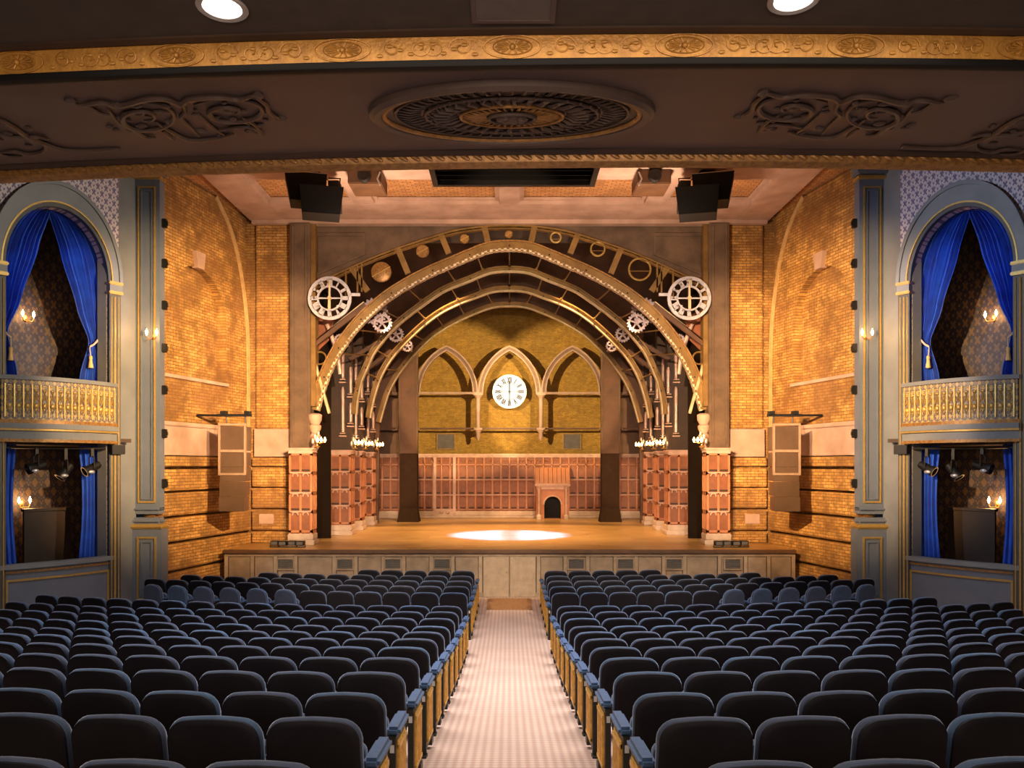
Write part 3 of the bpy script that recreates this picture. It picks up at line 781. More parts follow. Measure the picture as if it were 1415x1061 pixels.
    def frame(name, x0, x1, z0, z1, y, wd, m):
        b = MB(); b.slab([(x0, E+z0), (x1, E+z0), (x1, E+z1), (x0, E+z1)], y-.03, y+.01, [[(x0+wd, E+z0+wd), (x1-wd, E+z0+wd), (x1-wd, E+z1-wd), (x0+wd, E+z1-wd)]])
        return b.build(name, m, tw, f=lambda x, y, z: (s*x, y, z))
    frame('gilt_panel_frame', xa+.09, xb-.10, -.85, 6.2, 17.75, .035, M['gold'])
    frame('inner_frame', xa+.15, xb-.16, -.78, 6.12, 17.75, .03, TC)
    frame('gilt_pedestal_frame', xa+.03, xb-.12, -3.0, -1.6, 17.66, .04, M['gold'])
    frame('inner_pedestal_frame', xa+.12, xb-.2, -2.9, -1.7, 17.66, .03, TC)
    # wall sconce on the tower
    P = (s*7.93, 17.72, E+2.86)
    t = thing('wall_sconce', f'small brass candle sconce on the {sd} pilaster', 'wall light', P, 'sconces on the pilasters')
    mb = MB(); mb.ball((7.92, 17.74, E+2.86), .06, .8, .4, 1.3, 10)
    for q in (-.14, .08): mb.tube([(7.92, 17.72, E+2.84), (7.92+q*.5, 17.58, E+2.76), (7.92+q, 17.55, E+2.84)], .010, 6)
    mb.build('bracket', M['brass'], t, True, f=lambda x, y, z: (s*x, y, z))
    for q in (-.14, .08):
        mb = MB(); mb.lathe([(.008, -.02), (.012, .0), (.028, .03), (.03, .055), (.018, .09), (.004, .13)], (7.92+q, 17.55, E+2.87), 10); mb.build('bulb', M['bulb'], t, True, f=lambda x, y, z: (s*x, y, z))
    lamp('POINT', 'sconce_light', (s*7.86, 17.35, E+2.9), 16, AMBER, shadow_soft_size=.05)
    for q, zz in enumerate((5.42, 4.52, 3.58, 2.62, 1.68, .70, -.42)):
        mb = MB(); mb.box(7.70, 7.80, 17.84, 17.94, E+zz-.10, E+zz+.10, bev=.01); mb.box(7.68, 7.72, 17.86, 17.92, E+zz-.04, E+zz+.04)
        o = mb.build('hanging_bracket', M['black_metal'], f=lambda x, y, z: (s*x, y, z)); tag(o, f'small black bracket on the {sd} pilaster edge, {ORD[q+1]} from the top', 'bracket', 'brackets down the pilaster edges')

    # --- brick side wall: core with cove, banded front layer
    A = (7.87, 18.3); Bq = (7.10, 21.8); Lw = sqrt((A[0]-Bq[0])**2+(Bq[1]-A[1])**2)
    dx, dy = (Bq[0]-A[0])/Lw, (Bq[1]-A[1])/Lw
    def SW(u, w, z): return (s*(A[0]+dx*u-dy*w), A[1]+dy*u+dx*w, E+z)   # w towards the room
    mb = MB(); mb.box(-.35, Lw+.05, -.34, -.20, -3.4, 6.95); o = mb.build('wall', BRK, f=SW)
    o.name = 'wall_side_'+sd; tag(o, f'warm brick side wall between {sd} pilaster and stage', 'wall', kind='structure')
    # front layer with blind arch recess u .0..2.42
    ac, ar, az = 1.17, 1.20, 3.62
    hole = [(ac+ar, 2.10)]+[(ac+ar*cos(pi*k/24), az+ar*sin(pi*k/24)) for k in range(25)]+[(ac-ar, 2.10)]
    ww = o
    mb = MB(); END = spline([(3.50, .98), (3.50, 2.0), (3.49, 3.0), (3.42, 3.9), (3.24, 4.75), (2.95, 5.6), (2.55, 6.25), (1.95, 6.8)], 4)
    mb.slab([(-.5, .98)]+END+[(-.5, 6.8)], -.195, .0, [hole]); mb.build('arch_layer', BRK, ww, f=SW)
    mb = MB(); mb.box(-.15, 2.45, -.15, .06, 2.02, 2.10); mb.build('arch_sill', M['pink_stone'], ww, f=SW)
    mb = MB(); mb.slab([(ac-.13, az+ar-.04), (ac+.13, az+ar-.04), (ac+.20, az+ar+.36), (ac-.20, az+ar+.36)], -.05, .10); mb.build('keystone', M['pink_stone'], ww, f=SW)
    mb = MB(); mb.ribbon([(x-.02, z) for x, z in END], -.05, .07, -.1, .035); mb.build('pale_arris', M['arris'], ww, f=SW)
    mb = MB(); mb.box(-.5, Lw-.02, -.195, .03, .22, .90, bev=.01); mb.build('stone_band', M['pink_stone'], ww, f=SW)
    mb = MB(); mb.box(-.5, Lw-.02, -.195, .08, .90, 1.0, bev=.02); mb.build('band_moulding', M['pink_stone'], ww, f=SW)
    zz = [.20, -.04, -.10, -.60, -.66, -1.18, -1.25, -1.78, -1.85, -2.45, -2.52, -3.33]
    mb = MB()
    for z1, z0 in zip(zz[0::2], zz[1::2]): mb.box(-.5, Lw-.02, -.195, .04, z0, z1, bev=.015)
    mb.build('rusticated_band', BRK, ww, f=SW)
    # frontal brick bay beside the proscenium
    g = lambda x, y, z: (s*x, y, E+z)
    mb = MB(); mb.box(5.95, 8.6, 21.95, 22.15, -3.33, 8.6); fw = tag(mb.build('wall_bay_'+sd, M['brick_front'], f=g), f'frontal brick bay between {sd} side wall and proscenium column', 'wall', kind='structure')
    mb = MB(); mb.box(5.98, 6.95, 21.86, 21.96, 1.0, 6.68); mb.build('brick_face', M['brick_front'], fw, f=g)
    mb = MB(); mb.box(5.98, 7.0, 21.82, 21.96, .22, .98, bev=.01); mb.build('stone_band', M['pink_stone'], fw, f=g)
    mb = MB()
    for z1, z0 in zip(zz[0::2], zz[1::2]):
        if z1 > -2.2: mb.box(5.98, 7.05, 21.80, 21.96, max(z0, -2.14), z1, bev=.015)
    mb.build('rusticated_band', M['brick_front'], fw, f=g)
    mb = MB(); mb.box(6.45, 6.85, 21.77, 21.81, -1.62, -1.35, bev=.01); mb.build('access_plate', M['pink_stone'], fw, f=g)
    # --- line array speaker hung from a bar
    Yl = 19.1
    x0, x1 = (302-704)*Yl/F*-1, (340-704)*Yl/F*-1
    P = (s*(x0+x1)/2, Yl, E-.99)
    t = thing('line_array_speaker', f'tall tan loudspeaker column hung on the {sd} brick wall', 'speaker', P, 'hung loudspeaker columns')
    q = lambda x, y, z: (s*x, y, E+z)
    xm0, xm1 = min(x0, x1), max(x0, x1)
    mb = MB(); mb.box(xm0+.03, xm1-.03, Yl, Yl+.5, .34, .92, bev=.01); mb.build('upper_cabinet', M['tan_metal'], t, f=q)
    for k in range(4):
        za = .30-.355*k; mb = MB()
        mb.slab([(0, za-.35), (.45-.03*k, za-.33), (.45-.03*k, za-.01), (0, za)], xm0+.03, xm1-.03); mb.build('speaker_module', M['tan_metal'], t, f=lambda a, b, c, k=k: (s*b, Yl+a-.02*k*k*.4+.01, E+c))
    mb = MB(); mb.slab([(xm0, -.25), (xm1, -.25), (xm1, .99), (xm0, .99)], Yl-.03, Yl+.04, [[(xm0+.045, -.2), (xm1-.045, -.2), (xm1-.045, .30), (xm0+.045, .30)], [(xm0+.045, .36), (xm1-.045, .36), (xm1-.045, .94), (xm0+.045, .94)]]); mb.build('front_frame', M['tan_edge'], t, f=q)
    mb = MB()
    mb.tube([(xm0+.1, Yl+.25, .95), (xm0+.1, Yl+.25, 1.2)], .015, 6); mb.tube([(xm1-.1, Yl+.25, .95), (xm1-.1, Yl+.25, 1.2)], .015, 6)
    mb.box(xm0-.05, xm1+.12, Yl+.2, Yl+.3, 1.17, 1.23); mb.box(xm0-.02, xm0+.1, Yl+.15, Yl+.35, 1.23, 1.30); mb.box(xm1-.1, xm1+.02, Yl+.15, Yl+.35, 1.23, 1.30)
    mb.tube([(xm1+.05, Yl+.25, 1.2), (7.6, Yl+.25, 1.2)], .03, 6)
    mb.build('hanging_bar', M['black_metal'], t, f=q)

mb = MB(); mb.box(-11, 11, 8.4, 18.0, E+9.2, E+9.4); tag(mb.build('ceiling', M['soffit']), 'plain high ceiling over the front of the auditorium', 'ceiling', kind='structure')
for s in (-1, 1):
    mb = MB(); mb.box(10.66, 10.85, -3.2, 14.1, -1, E+9.2); tag(mb.build('wall_house_'+sgn_lab(s), M['blue_grey'], f=lambda x, y, z: (s*x, y, z)), 'plain blue-grey side wall of the auditorium', 'wall', kind='structure')
# ================================================================= FORESTAGE CEILING
H = 6.68
mb = MB(); mb.box(-8.3, 8.3, 13.5, 22.0, E+H+.18, E+H+.3)
cl = tag(mb.build('ceiling', M['ceiling_brick']), 'coffered forestage ceiling with pink stone beams and brick infill', 'ceiling', kind='structure')
def beam(x0, x1, y0, y1, h0=H, h1=H+.2, m='pink_stone'):
    b = MB(); b.box(x0, x1, y0, y1, E+h0, E+h1, bev=.01); return b.build('ceiling_beam', M[m], cl)
for s in (-1, 1): beam(min(s*6.2, s*7.1), max(s*6.2, s*7.1), 13.6, 21.9, H, H+.2)
beam(-6.2, 6.2, 20.45, 21.9, H+.01); beam(-6.2, 6.2, 17.85, 18.7, H+.01); beam(-6.2, 6.2, 14.5, 15.4, H+.01)
for xc in (-3.72, 0, 3.72): beam(xc-.26, xc+.26, 13.6, 20.5, H+.02)
beam(-7.05, 7.05, 21.72, 21.98, H-.10, H+.02)
for y0, y1 in ((18.7, 20.45), (15.4, 17.85)):
    for a, b in ((-6.2, -3.98), (-3.46, -.26), (.26, 3.46), (3.98, 6.2)):
        mb = MB(); mb.slab([(a, y0), (b, y0), (b, y1), (a, y1)], 0, .06, [[(a+.10, y0+.1), (b-.10, y0+.1), (b-.10, y1-.1), (a+.10, y1-.1)]])
        mb.build('coffer_moulding', M['pink_stone'], cl, f=lambda x, y, z: (x, z, E+H+.10+y))
# black lighting slot
t = thing('lighting_slot', 'long black framed lighting slot in the forestage ceiling', 'lighting slot', (.1, 17.2, E+6.3))
mb = MB(); mb.slab([(-1.72, 16.4), (1.92, 16.4), (1.92, 18.0), (-1.72, 18.0)], 0, .40, [[(-1.60, 16.5), (1.80, 16.5), (1.80, 17.88), (-1.60, 17.88)]]); mb.build('slot_frame', M['black_metal'], t, f=lambda x, y, z: (x, z, E+6.28+y))
mb = MB()
for k in range(5): mb.box(-1.6, 1.8, 16.6+.28*k, 16.62+.28*k, E+6.34, E+6.56)
mb.build('louvre', M['black'], t); mb = MB(); mb.box(-1.7, 1.9, 16.42, 17.98, E+6.60, E+6.66); mb.build('slot_back', M['void'], t)
# hung black loudspeakers
for s in (-1, 1):
    sd = sgn_lab(s)
    t = thing('loudspeaker', f'black loudspeaker pair hung from the forestage ceiling, {sd} side', 'speaker', (s*4.45, 18, E+6.1), 'loudspeakers hung from the forestage ceiling')
    f = lambda x, y, z: (s*x, y, E+z)
    R = Matrix.Rotation(radians(-14), 3, 'Z')
    mb = MB(); mb.slab([(-.50, .0), (-.38, -.62), (.36, -.62), (.42, .0)], -.3, .35); mb.build('main_cabinet', M['black'], t, f=lambda x, y, z: f(*(Vector((4.56, 18.0, 6.50))+R @ Vector((-x, y, z)))))
    mb = MB(); mb.box(-.48, .42, -.28, .33, .0, .02); mb.build('lit_top_plate', M['white_metal'], t, f=lambda x, y, z: f(*(Vector((4.56, 18.0, 6.50))+R @ Vector((-x, y, z)))))  # light falling on the cabinet top, put in as a pale plate
    mb = MB(); mb.slab([(-.38, .0), (-.32, -.62), (.50, -.62), (.58, .0)], -.32, .3); mb.build('lower_cabinet', M['black'], t, f=lambda x, y, z: f(*(Vector((4.34, 17.95, 6.20))+R @ Vector((-x, y, z)))))
    mb = MB(); mb.slab([(3.84, 5.75), (4.08, 5.75), (4.1, 6.42), (3.86, 6.42)], 17.98, 18.28); mb.build('amplifier_case', M['black_metal'], t, f=f)
    mb = MB(); mb.tube([(3.84, 17.95, 6.1), (3.82, 17.95, 6.45), (4.08, 17.95, 6.46)], .018, 5); mb.build('side_bracket', M['black_metal'], t, f=f)
    mb = MB()
    for xa in (4.95, 4.15): mb.tube([(xa, 18.0, 6.50), (4.62 if xa > 4.5 else 4.42, 18.1, 6.72)], .014, 5); mb.tube([(xa, 18.2, 6.50), (4.62 if xa > 4.5 else 4.42, 18.1, 6.72)], .014, 5)
    mb.box(4.38, 4.66, 18.05, 18.2, 6.60, 6.72); mb.tube([(4.52, 18.1, 6.5), (4.52, 18.1, 6.7)], .03, 6)
    mb.build('hanging_chain', M['black_metal'], t, f=f)
    t = thing('projector_housing', f'small brown ceiling housing with a lens beside the {sd} loudspeaker', 'projector', (s*3.3, 18.3, E+6.5), 'small ceiling housings')
    mb = MB(); mb.box(2.9, 3.66, 18.0, 18.9, 6.36, 6.69, bev=.02); mb.build('housing', M['brown_wood'], t, f=f)
    mb = MB(); mb.lathe([(.0, -.1), (.13, -.1), (.15, -.04), (.15, .05)], (3.28, 17.98, 6.52), 16, 'y'); mb.build('lens', M['black_metal'], t, True, f=f)
    mb = MB(); mb.tube([(2.92, 17.95, 6.3), (2.98, 17.95, 6.45), (2.92, 17.95, 6.6)], .02, 5); mb.build('latch', M['white_metal'], t, f=f)

# ================================================================= STAGE
ST = 1.185
stg = thing('stage', 'raised stage with honey-coloured boards and panelled grey-brown front', 'stage', (0, 20, 0))
mb = MB(); mb.box(-7.17, 7.17, 19.98, 21.9, ST-.06, ST); mb.box(-8.4, 8.4, 21.9, 33.6, ST-.06, ST); mb.build('stage_boards', M['boards'], stg)
mb = MB(); mb.box(-7.19, 7.19, 19.93, 20.02, ST-.085, ST+.012, bev=.02); mb.build('stage_lip', M['brown_wood'], stg)
mb = MB(); mb.box(-7.15, 7.15, 20.05, 20.2, 0, ST-.06); mb.box(-7.15, -7.0, 20.2, 21.8, 0, ST-.06); mb.box(7.0, 7.15, 20.2, 21.8, 0, ST-.06); mb.build('front_wall', M['stage_front'], stg)
X20 = lambda p: (p-704)*20.05/F
for p in (313, 349, 381, 409, 462, 492, 530, 558, 596, 626, 664, 744, 781, 812, 850, 879, 917, 946, 994, 1030, 1062, 1096):
    mb = MB(); mb.box(X20(p)-.045, X20(p)+.045, 20.015, 20.06, .0, ST-.09, bev=.008); st_ = mb.build('stile', M['stage_stile'], stg)
    mb = MB(); mb.box(X20(p)-.062, X20(p)+.062, 20.042, 20.055, .0, ST-.09); mb.build('groove', M['dark_wood'], st_)
mb = MB(); mb.box(-7.15, 7.15, 20.01, 20.06, ST-.16, ST-.08); mb.box(-7.15, 7.15, 20.0, 20.06, 0, .12); mb.build('stage_rail', M['stage_front'], stg)
for p in (395, 477, 543, 611, 796, 864, 931, 1012):
    x = X20(p); mb = MB(); mb.slab([(x-.23, .68), (x+.23, .68), (x+.23, .99), (x-.23, .99)], 20.0, 20.05, [[(x-.19, .72), (x+.19, .72), (x+.19, .95), (x-.19, .95)]]); v = mb.build('vent', M['stage_front'], stg)
    mb = MB()
    for k in range(5): mb.box(x-.19, x+.19, 20.01, 20.04, .73+.045*k, .75+.045*k)
    mb.box(x-.19, x+.19, 20.035, 20.05, .72, .95); mb.build('vent_slat', M['grille'], v)
for s in (-1, 1):
    mb = MB(); a, b = sorted((s*.012, s*.66)); mb.box(a, b, 19.99, 20.06, .0, ST-.17, bev=.01); d = mb.build('access_door', M['stage_stile'], stg)
    mb = MB(); mb.ball((s*.07, 19.99, .62), .018); mb.build('door_knob', M['brass'], d, True)
# footlights
for s in (-1, 1):
    for k, p in enumerate((380, 392, 404, 416)):
        if s > 0: p = 1408-p
        P = ((p-704)*20.7/F, 20.7-.05*(k % 2), ST)
        t = thing('floor_light', f'small black floor light on the {sgn_lab(s)} stage edge, {ORD[k+1]} from the brick wall', 'stage light', P, 'floor lights on the stage edge')
        mb = MB(); mb.box(P[0]-.10, P[0]+.10, P[1]-.08, P[1]+.10, ST+.05, ST+.17, Matrix.Rotation(0, 3, 'X')); mb.build('housing', M['black_metal'], t)
        mb = MB(); mb.tube([(P[0]-.12, P[1], ST+.015), (P[0]-.12, P[1], ST+.12), (P[0]+.12, P[1], ST+.12), (P[0]+.12, P[1], ST+.015)], .012, 5); mb.box(P[0]-.13, P[0]+.13, P[1]-.04, P[1]+.04, ST, ST+.02); mb.build('yoke', M['iron'], t)
        mb = MB(); mb.box(P[0]-.08, P[0]+.08, P[1]-.09, P[1]-.078, ST+.07, ST+.15); mb.build('lens', M['grille'], t)

# ================================================================= PROSCENIUM
for s in (-1, 1):
    sd = sgn_lab(s); f = lambda x, y, z: (s*x, y, E+z)
    t = thing('proscenium_column', f'square grey-brown stone column on the {sd} edge of the stage opening', 'column', (s*5.7, 21.8, E+.42), 'proscenium columns')
    mb = MB(); mb.box(5.42, 5.98, 21.65, 22.1, .44, 6.58, bev=.015); mb.build('shaft', M['stone'], t, f=f)
    mb = MB(); mb.box(5.50, 5.56, 21.62, 21.66, .6, 6.5); mb.box(5.86, 5.92, 21.62, 21.66, .6, 6.5); mb.build('shaft_moulding', M['stone'], t, f=f)
    mb = MB(); mb.box(5.30, 5.42, 21.75, 22.1, 1.6, 6.58); mb.build('inner_strip', M['arch_gold'], t, f=f)
# stone spandrel above the arches
def S(p, Y): return ((p[0]-704)*Y/F, E-(p[1]-642)*Y/F)
TOP = [(427, 402), (456, 382), (484, 369), (513, 356), (541, 345), (570, 335), (598, 326), (626, 318), (650, 314), (672, 311.5), (704, 310.5)]
low = [S(p, 22) for p in TOP]; low = low+[(-x, z) for x, z in low[-2::-1]]
mb = MB(); mb.slab(low+[(5.6, E+6.75), (-5.6, E+6.75)], 22.02, 22.2)
t = mb.build('wall_spandrel', M['stone']); tag(t, 'grey-brown stone spandrel above the arched trusses', 'wall', kind='structure')
for s in (-1, 1):
    mb = MB(); P = [S((435, 322), 22), S((505, 322), 22), S((505, 352), 22), S((435, 382), 22)]
    Q = [S((439, 326), 22), S((501, 326), 22), S((501, 350), 22), S((439, 377), 22)]
    mb.slab(P, 21.98, 22.03, [Q]); mb.build('spandrel_panel_moulding', M['stone'], t, f=lambda x, y, z: (-s*x, y, z))
mb = MB(); mb.box(-5.6, 5.6, 22.2, 22.3, E+6.2, E+8.8); mb.build('upper_backing', M['dark_wood'], t)

def pedestal(s, x0, x1, y0, y1, lab):
    """panelled pedestal x0..x1 (positive side)"""
    z0, z1 = ST, E+.40; f = lambda x, y, z: (s*x, y, z)
    t = thing('pedestal', lab, 'pedestal', (s*(x0+x1)/2, (y0+y1)/2, ST), 'panelled pedestals')
    mb = MB(); mb.box(x0+.02, x1-.02, y0+.02, y1, z0, z1); mb.build('body', M['red_wood_dark'], t, f=f)
    mb = MB(); mb.box(x0-.07, x1+.07, y0-.08, y1, z0, z0+.13, bev=.015); mb.box(x0-.03, x1+.03, y0-.04, y1, z0+.13, z0+.30, bev=.02); mb.build('stone_base', M['pale_stone'], t, f=f)
    mb = MB(); mb.box(x0-.04, x1+.04, y0-.05, y1, z1, z1+.05, bev=.01); mb.box(x0-.01, x1+.01, y0-.02, y1, z1-.10, z1); mb.build('cap', M['panel_cap'], t, f=f)
    w_ = x1-x0; mb = MB(); n = 2
    for k in range(n+1): xx = x0+.028+(w_-.056)*k/n; mb.box(xx-.028, xx+.028, y0-.01, y0+.03, z0+.3, z1-.1)
    tz = [z0+.36, z0+.88, z0+1.38, z0+1.92, z1-.12]
    for q, z in enumerate(tz): mb.box(x0, x1, y0-.01, y0+.03, z-.03, z+.03)
    for z in tz[1:4]:
        m2 = MB(); m3 = MB()
        m2.box(x0+.02, x1-.02, y0-.04, y0, z, z+.03)
        for k in range(n):
            xx = x0+.035+(w_-.07)*(k+.5)/n; m2.tube([(xx+.075*cos(pi*q/6), y0-.02, z-.09+.09*sin(pi*q/6)) for q in range(7)], .018, 5)
        m3.box(x0+.05, x1-.05, y0-.004, y0+.03, z+.05, z+.10)
        m2.build('panel_arch_trim', M['panel_cap'], t, True, f=f); m3.build('panel_groove', M['dark_wood'], t, f=f)
    d = y1-y0
    for k in range(3):
        yy = y0+.035+(d-.07)*k/2; mb.box(x0-.01, x0+.03, yy-.035, yy+.035, z0+.3, z1-.1)
    for z in tz: mb.box(x0-.01, x0+.03, y0, y1, z-.05, z+.05)
    mb.build('panel_framing', M['red_wood'], t, f=f); 
    return t
def table_lamp(s, x, y, z, lab, en=14):
    f = lambda a, b, c: (s*a, b, c)
    t = thing('bracket_lamp', lab, 'lamp', (s*x, y, z), 'bracket lamps on the pedestals')
    mb = MB(); mb.lathe([(.07, 0), (.08, .02), (.03, .05), (.02, .12), (.035, .16), (.015, .2), (.012, .30), (.03, .33), (0, .36)], (x+.12, y, z-.08), 12)
    for q in (-1, 0, 1): mb.tube([(x+.12, y, z+.10), (x+.02, y-.08+.05*q, z+.02), (x-.02+.10*q, y-.14, z+.06)], .012, 6)
    mb.build('arm', M['brass'], t, True, f=f)
    for q in (-1, 0, 1):
        mb = MB(); mb.lathe([(.008, -.02), (.02, 0), (.034, .03), (.034, .055), (.018, .09), (.004, .12)], (x-.02+.10*q, y-.14, z+.07), 10); mb.build('bulb', M['bulb'], t, True, f=f)
    mb = MB(); mb.ball((x+.16, y-.1, z+.22), .05, .8, .6, 1.6, 8); mb.ball((x+.22, y-.1, z+.08), .045, .8, .6, 1.8, 8); mb.ball((x+.08, y-.05, z+.30), .035, 1, .6, 1.8, 8); mb.build('scroll_ornament', M['white_metal'], t, True, f=f)
    lamp('POINT', 'lamp_light', (s*(x-.08), y-.30, z+.16), en, AMBER, shadow_soft_size=.06)
PD = [(5.28, 5.90, 21.30, 21.79), (4.86, 5.50, 24.35, 24.95), (4.86, 5.40, 26.15, 26.7), (4.86, 5.40, 28.4, 28.9)]
for s in (-1, 1):
    sd = sgn_lab(s)
    for k, (a, b, c, d) in enumerate(PD):
        pedestal(s, a, b, c, d, f'red-brown panelled pedestal on stone base, {ORD[k+1]} back from the stage edge, {sd} side')
        table_lamp(s, a-.22, (c+d)/2-.1, E+.55+.02*k, f'lit brass bracket lamp, {ORD[k+1]} back from the stage edge, {sd} side', (15, 12, 9, 8)[k])
        if k:
            f = lambda x, y, z: (s*x, y, z)
            t = thing('arch_post', f'dark wooden post with pale pipes above the {ORD[k+1]} pedestal, {sd} side', 'post', (s*(a+b)/2, d-.1, E+.45), 'posts above the pedestals')
            mb = MB(); mb.box(a+.02, b+.1, c+.22, d, E+.45, E+4.1+.25*k, bev=.02); mb.build('post', M['dark_wood'], t, f=f)
            for (xx, z0, z1) in (((a+b)/2-.05, 1.0, 2.4), ((a+b)/2-.05, 2.65, 3.5), (a+.03, 1.3, 1.9), (a+.03, 2.2, 3.0)):
                mb = MB(); mb.tube([(xx, c+.16, E+z0), (xx, c+.16, E+z1-.12), (xx, c+.16, E+z1)], [.055, .062, .035], 10); mb.build('pipe', M['pipe'], t, True, f=f)
                mb = MB(); mb.box(xx-.11, xx+.11, c+.08, c+.24, E+z0-.14, E+z0-.10, bev=.01); mb.box(xx-.08, xx+.08, c+.08, c+.24, E+z0-.05, E+z0-.02); mb.build('pipe_collar', M['panel_cap'], t, f=f)
    # dark flats between pedestals
    mb = MB(); mb.box(5.22, 8.28, 23.2, 23.3, ST, E+8.4); o = mb.build('masking_flat', M['void'], f=lambda x, y, z: (s*x, y, z)); tag(o, f'tall dark brown masking flat behind the {sd} proscenium column', 'flat', 'masking flats')
    # foot of the first arch
    t = thing('arch_console', f'turned stone console under the foot of the front arch, {sd} side', 'console', (s*5.30, 21.7, E+.45), 'arch consoles')
    mb = MB(); mb.lathe([(.06, .38), (.10, .46), (.06, .54), (.09, .66), (.15, .74), (.15, .80), (.10, .86), (.16, .98), (.17, 1.06), (.12, 1.10), (.18, 1.22), (.19, 1.36), (.12, 1.40)], (5.31, 21.75, E), 14); mb.build('turned_body', M['pink_stone'], t, True, f=lambda x, y, z: (s*x, y, z))

# ================================================================= ARCHED TRUSSES
A1 = [(434, 566), (440, 545), (448, 521), (457, 500), (468, 481), (483, 460), (499, 441), (519, 422), (541, 405), (569, 388), (598, 373.5), (623, 363), (649, 352), (676, 342), (704, 339.5)]
A2 = [(490, 572), (491, 556), (494, 540), (498, 524), (505, 508), (514, 488), (527, 470), (541, 454), (558, 439), (583, 420), (609, 402), (629, 393), (650, 385), (676, 374.6), (704, 372)]
A3 = [(509, 577), (513, 555), (522, 526), (530, 509), (541, 492), (555, 476), (570, 461), (588, 445), (609, 430), (633, 418), (657, 409), (680, 400.9), (704, 399)]
A4 = [(523, 583), (529, 561), (536, 540), (546, 521), (558, 504), (569, 490), (581, 478), (596, 464), (612, 453), (634, 441), (655, 431.5), (680, 422.6), (704, 420.6)]
AY = [21.9, 24.4, 26.3, 28.7]
CUR = []
for pts, Y in zip((A1, A2, A3, A4), AY): CUR.append(spline(mirror_curve([S(p, Y) for p in pts]), 3))
names = ['front', 'second', 'third', 'rearmost']
TR = []
for k, (cv, Y) in enumerate(zip(CUR, AY)):
    lab = ['large gilt front arch truss with discs and struts above it', 'slim gilt arch truss, second back from the audience', 'slim gilt arch truss, third back from the audience', 'slim gilt arch truss at the rear framing the gold wall'][k]
    t = thing('arch_truss', lab, 'arch', (0, Y, E+1.5), 'nested arch trusses')
    TR.append(t)
    wd = .15 if k == 0 else .09
    mb = MB(); mb.ribbon(cv, -wd+.03, wd-.03, Y, Y+.10); mb.build('web', M['arch_gold'], t)
    mb = MB(); mb.ribbon(cv, wd-.04, wd, Y-.07, Y+.10); mb.build('outer_flange', M['gold_dark'] if k == 0 else M['arch_gold'], t)
    mb = MB(); mb.ribbon(cv, -wd, -wd+(.04 if k else .07), Y-.07, Y+.10); mb.build('inner_flange', M['arch_pale'] if k else M['perforated'], t)
    mb = MB()
    for i in range(6, len(cv)-6, 6): mb.ball((cv[i][0], Y-.01, cv[i][1]), .025, 1, .6, 1, 6)
    mb.build('rivet', M['iron'], t)
    if k < 3:    # rods tying this arch to the next
        nx = CUR[k+1]
        for q in (4, 6, 8, 10, 12, 14, 16):
            i = int(q/32*(len(cv)-1)+.5); xt = cv[i][0]*(.97 if k else .9); j = min(range(len(nx)//2+1), key=lambda z_: abs(nx[z_][0]-xt)+(0 if nx[z_][1] > E+2.2 else 9))
            for (ii, jj) in ((i, j), (len(cv)-1-i, len(nx)-1-j)):
                if q in (16,) and ii != i: continue
                a = Vector((cv[ii][0], Y+.2, cv[ii][1])); b = Vector((nx[jj][0], AY[k+1]-.08, nx[jj][1]+.08))
                if True:
                    mb = MB(); mb.tube([a, b], .022, 6); mb.lathe([(.05, 0), (.05, .04), (.03, .08), (.02, .1)], b-Vector((0, .12, 0)), 8, 'y')
                    if ii == i or q < 16: mb.build('tie_rod', M['arch_gold'], t)
                    else: mb.b.free()
# the front truss: top chord, struts, discs, rings, straight braces
t = TR[0]; Y = 21.9
tc = spline(mirror_curve([S(p, Y) for p in [(430, 396)]+TOP[1:]]), 2)
mb = MB(); mb.ribbon(tc, -.05, -.01, Y-.05, Y+.12); mb.ribbon([(x, z-.10) for x, z in tc], -.02, .0, Y-.05, Y+.12)
for i in range(0, len(tc)-1): mb.tube([(tc[i][0], Y, tc[i][1]-.03), (tc[i+1][0], Y, tc[i+1][1]-.11)], .010, 4)
mb.build('top_chord', M['arch_gold'], t)
def strut(p, q, w_=.09, m='arch_gold', name='strut', d=.06):
    a, b = S(p, Y), S(q, Y); mb = MB(); mb.ribbon([a, b], -w_/2, w_/2, Y-.02, Y+d); mb.build(name, M[m], t)
for a, b in (((485, 369), (508, 402)), ((549, 342), (564, 378)), ((609, 323), (620, 350)), ((669, 312), (674, 334))):
    strut(a, b, .16); strut((1408-a[0], a[1]), (1408-b[0], b[1]), .16)
for a, b in (((478, 372), (478, 410)), ((494, 366), (494, 404)), ((500, 363), (500, 403))):
    strut(a, b, .04); strut((1408-a[0], a[1]), (1408-b[0], b[1]), .04)
for x, y, r in ((527, 376, 14), (584, 347, 9), (642, 330, 6.5), (703, 324, 5.5)):
    a = S((x, y), Y); R = r*Y/F; mb = MB(); mb.lathe([(0, -.02), (R*.88, -.02), (R, .0), (R, .04), (0, .05)], (a[0], Y-.02, a[1]), 28, 'y'); d = mb.build('gilt_disc', M['gold_dark'], t, True)
    mb = MB(); mb.ribbon([(a[0]-R*.9, a[1]-R*.5), (a[0]+R*.9, a[1]+R*.5)], -.012, .012, Y-.05, Y-.03); mb.build('disc_rib', M['gold'], d)
for x, y, r in ((768, 328, 7), (826, 344, 9.5), (884, 372, 15)):
    a = S((x, y), Y); R = r*Y/F; mb = MB(); mb.tube([(a[0]+R*cos(q*pi/16), Y, a[1]+R*sin(q*pi/16)) for q in range(32)], .028, 6, True); mb.build('gilt_ring', M['gold'], t, True)
    mb = MB(); mb.tube([(a[0]-R, Y, a[1]-.05), (a[0]+R, Y, a[1]-.05)], .012, 5); mb.build('ring_bar', M['arch_gold'], t)
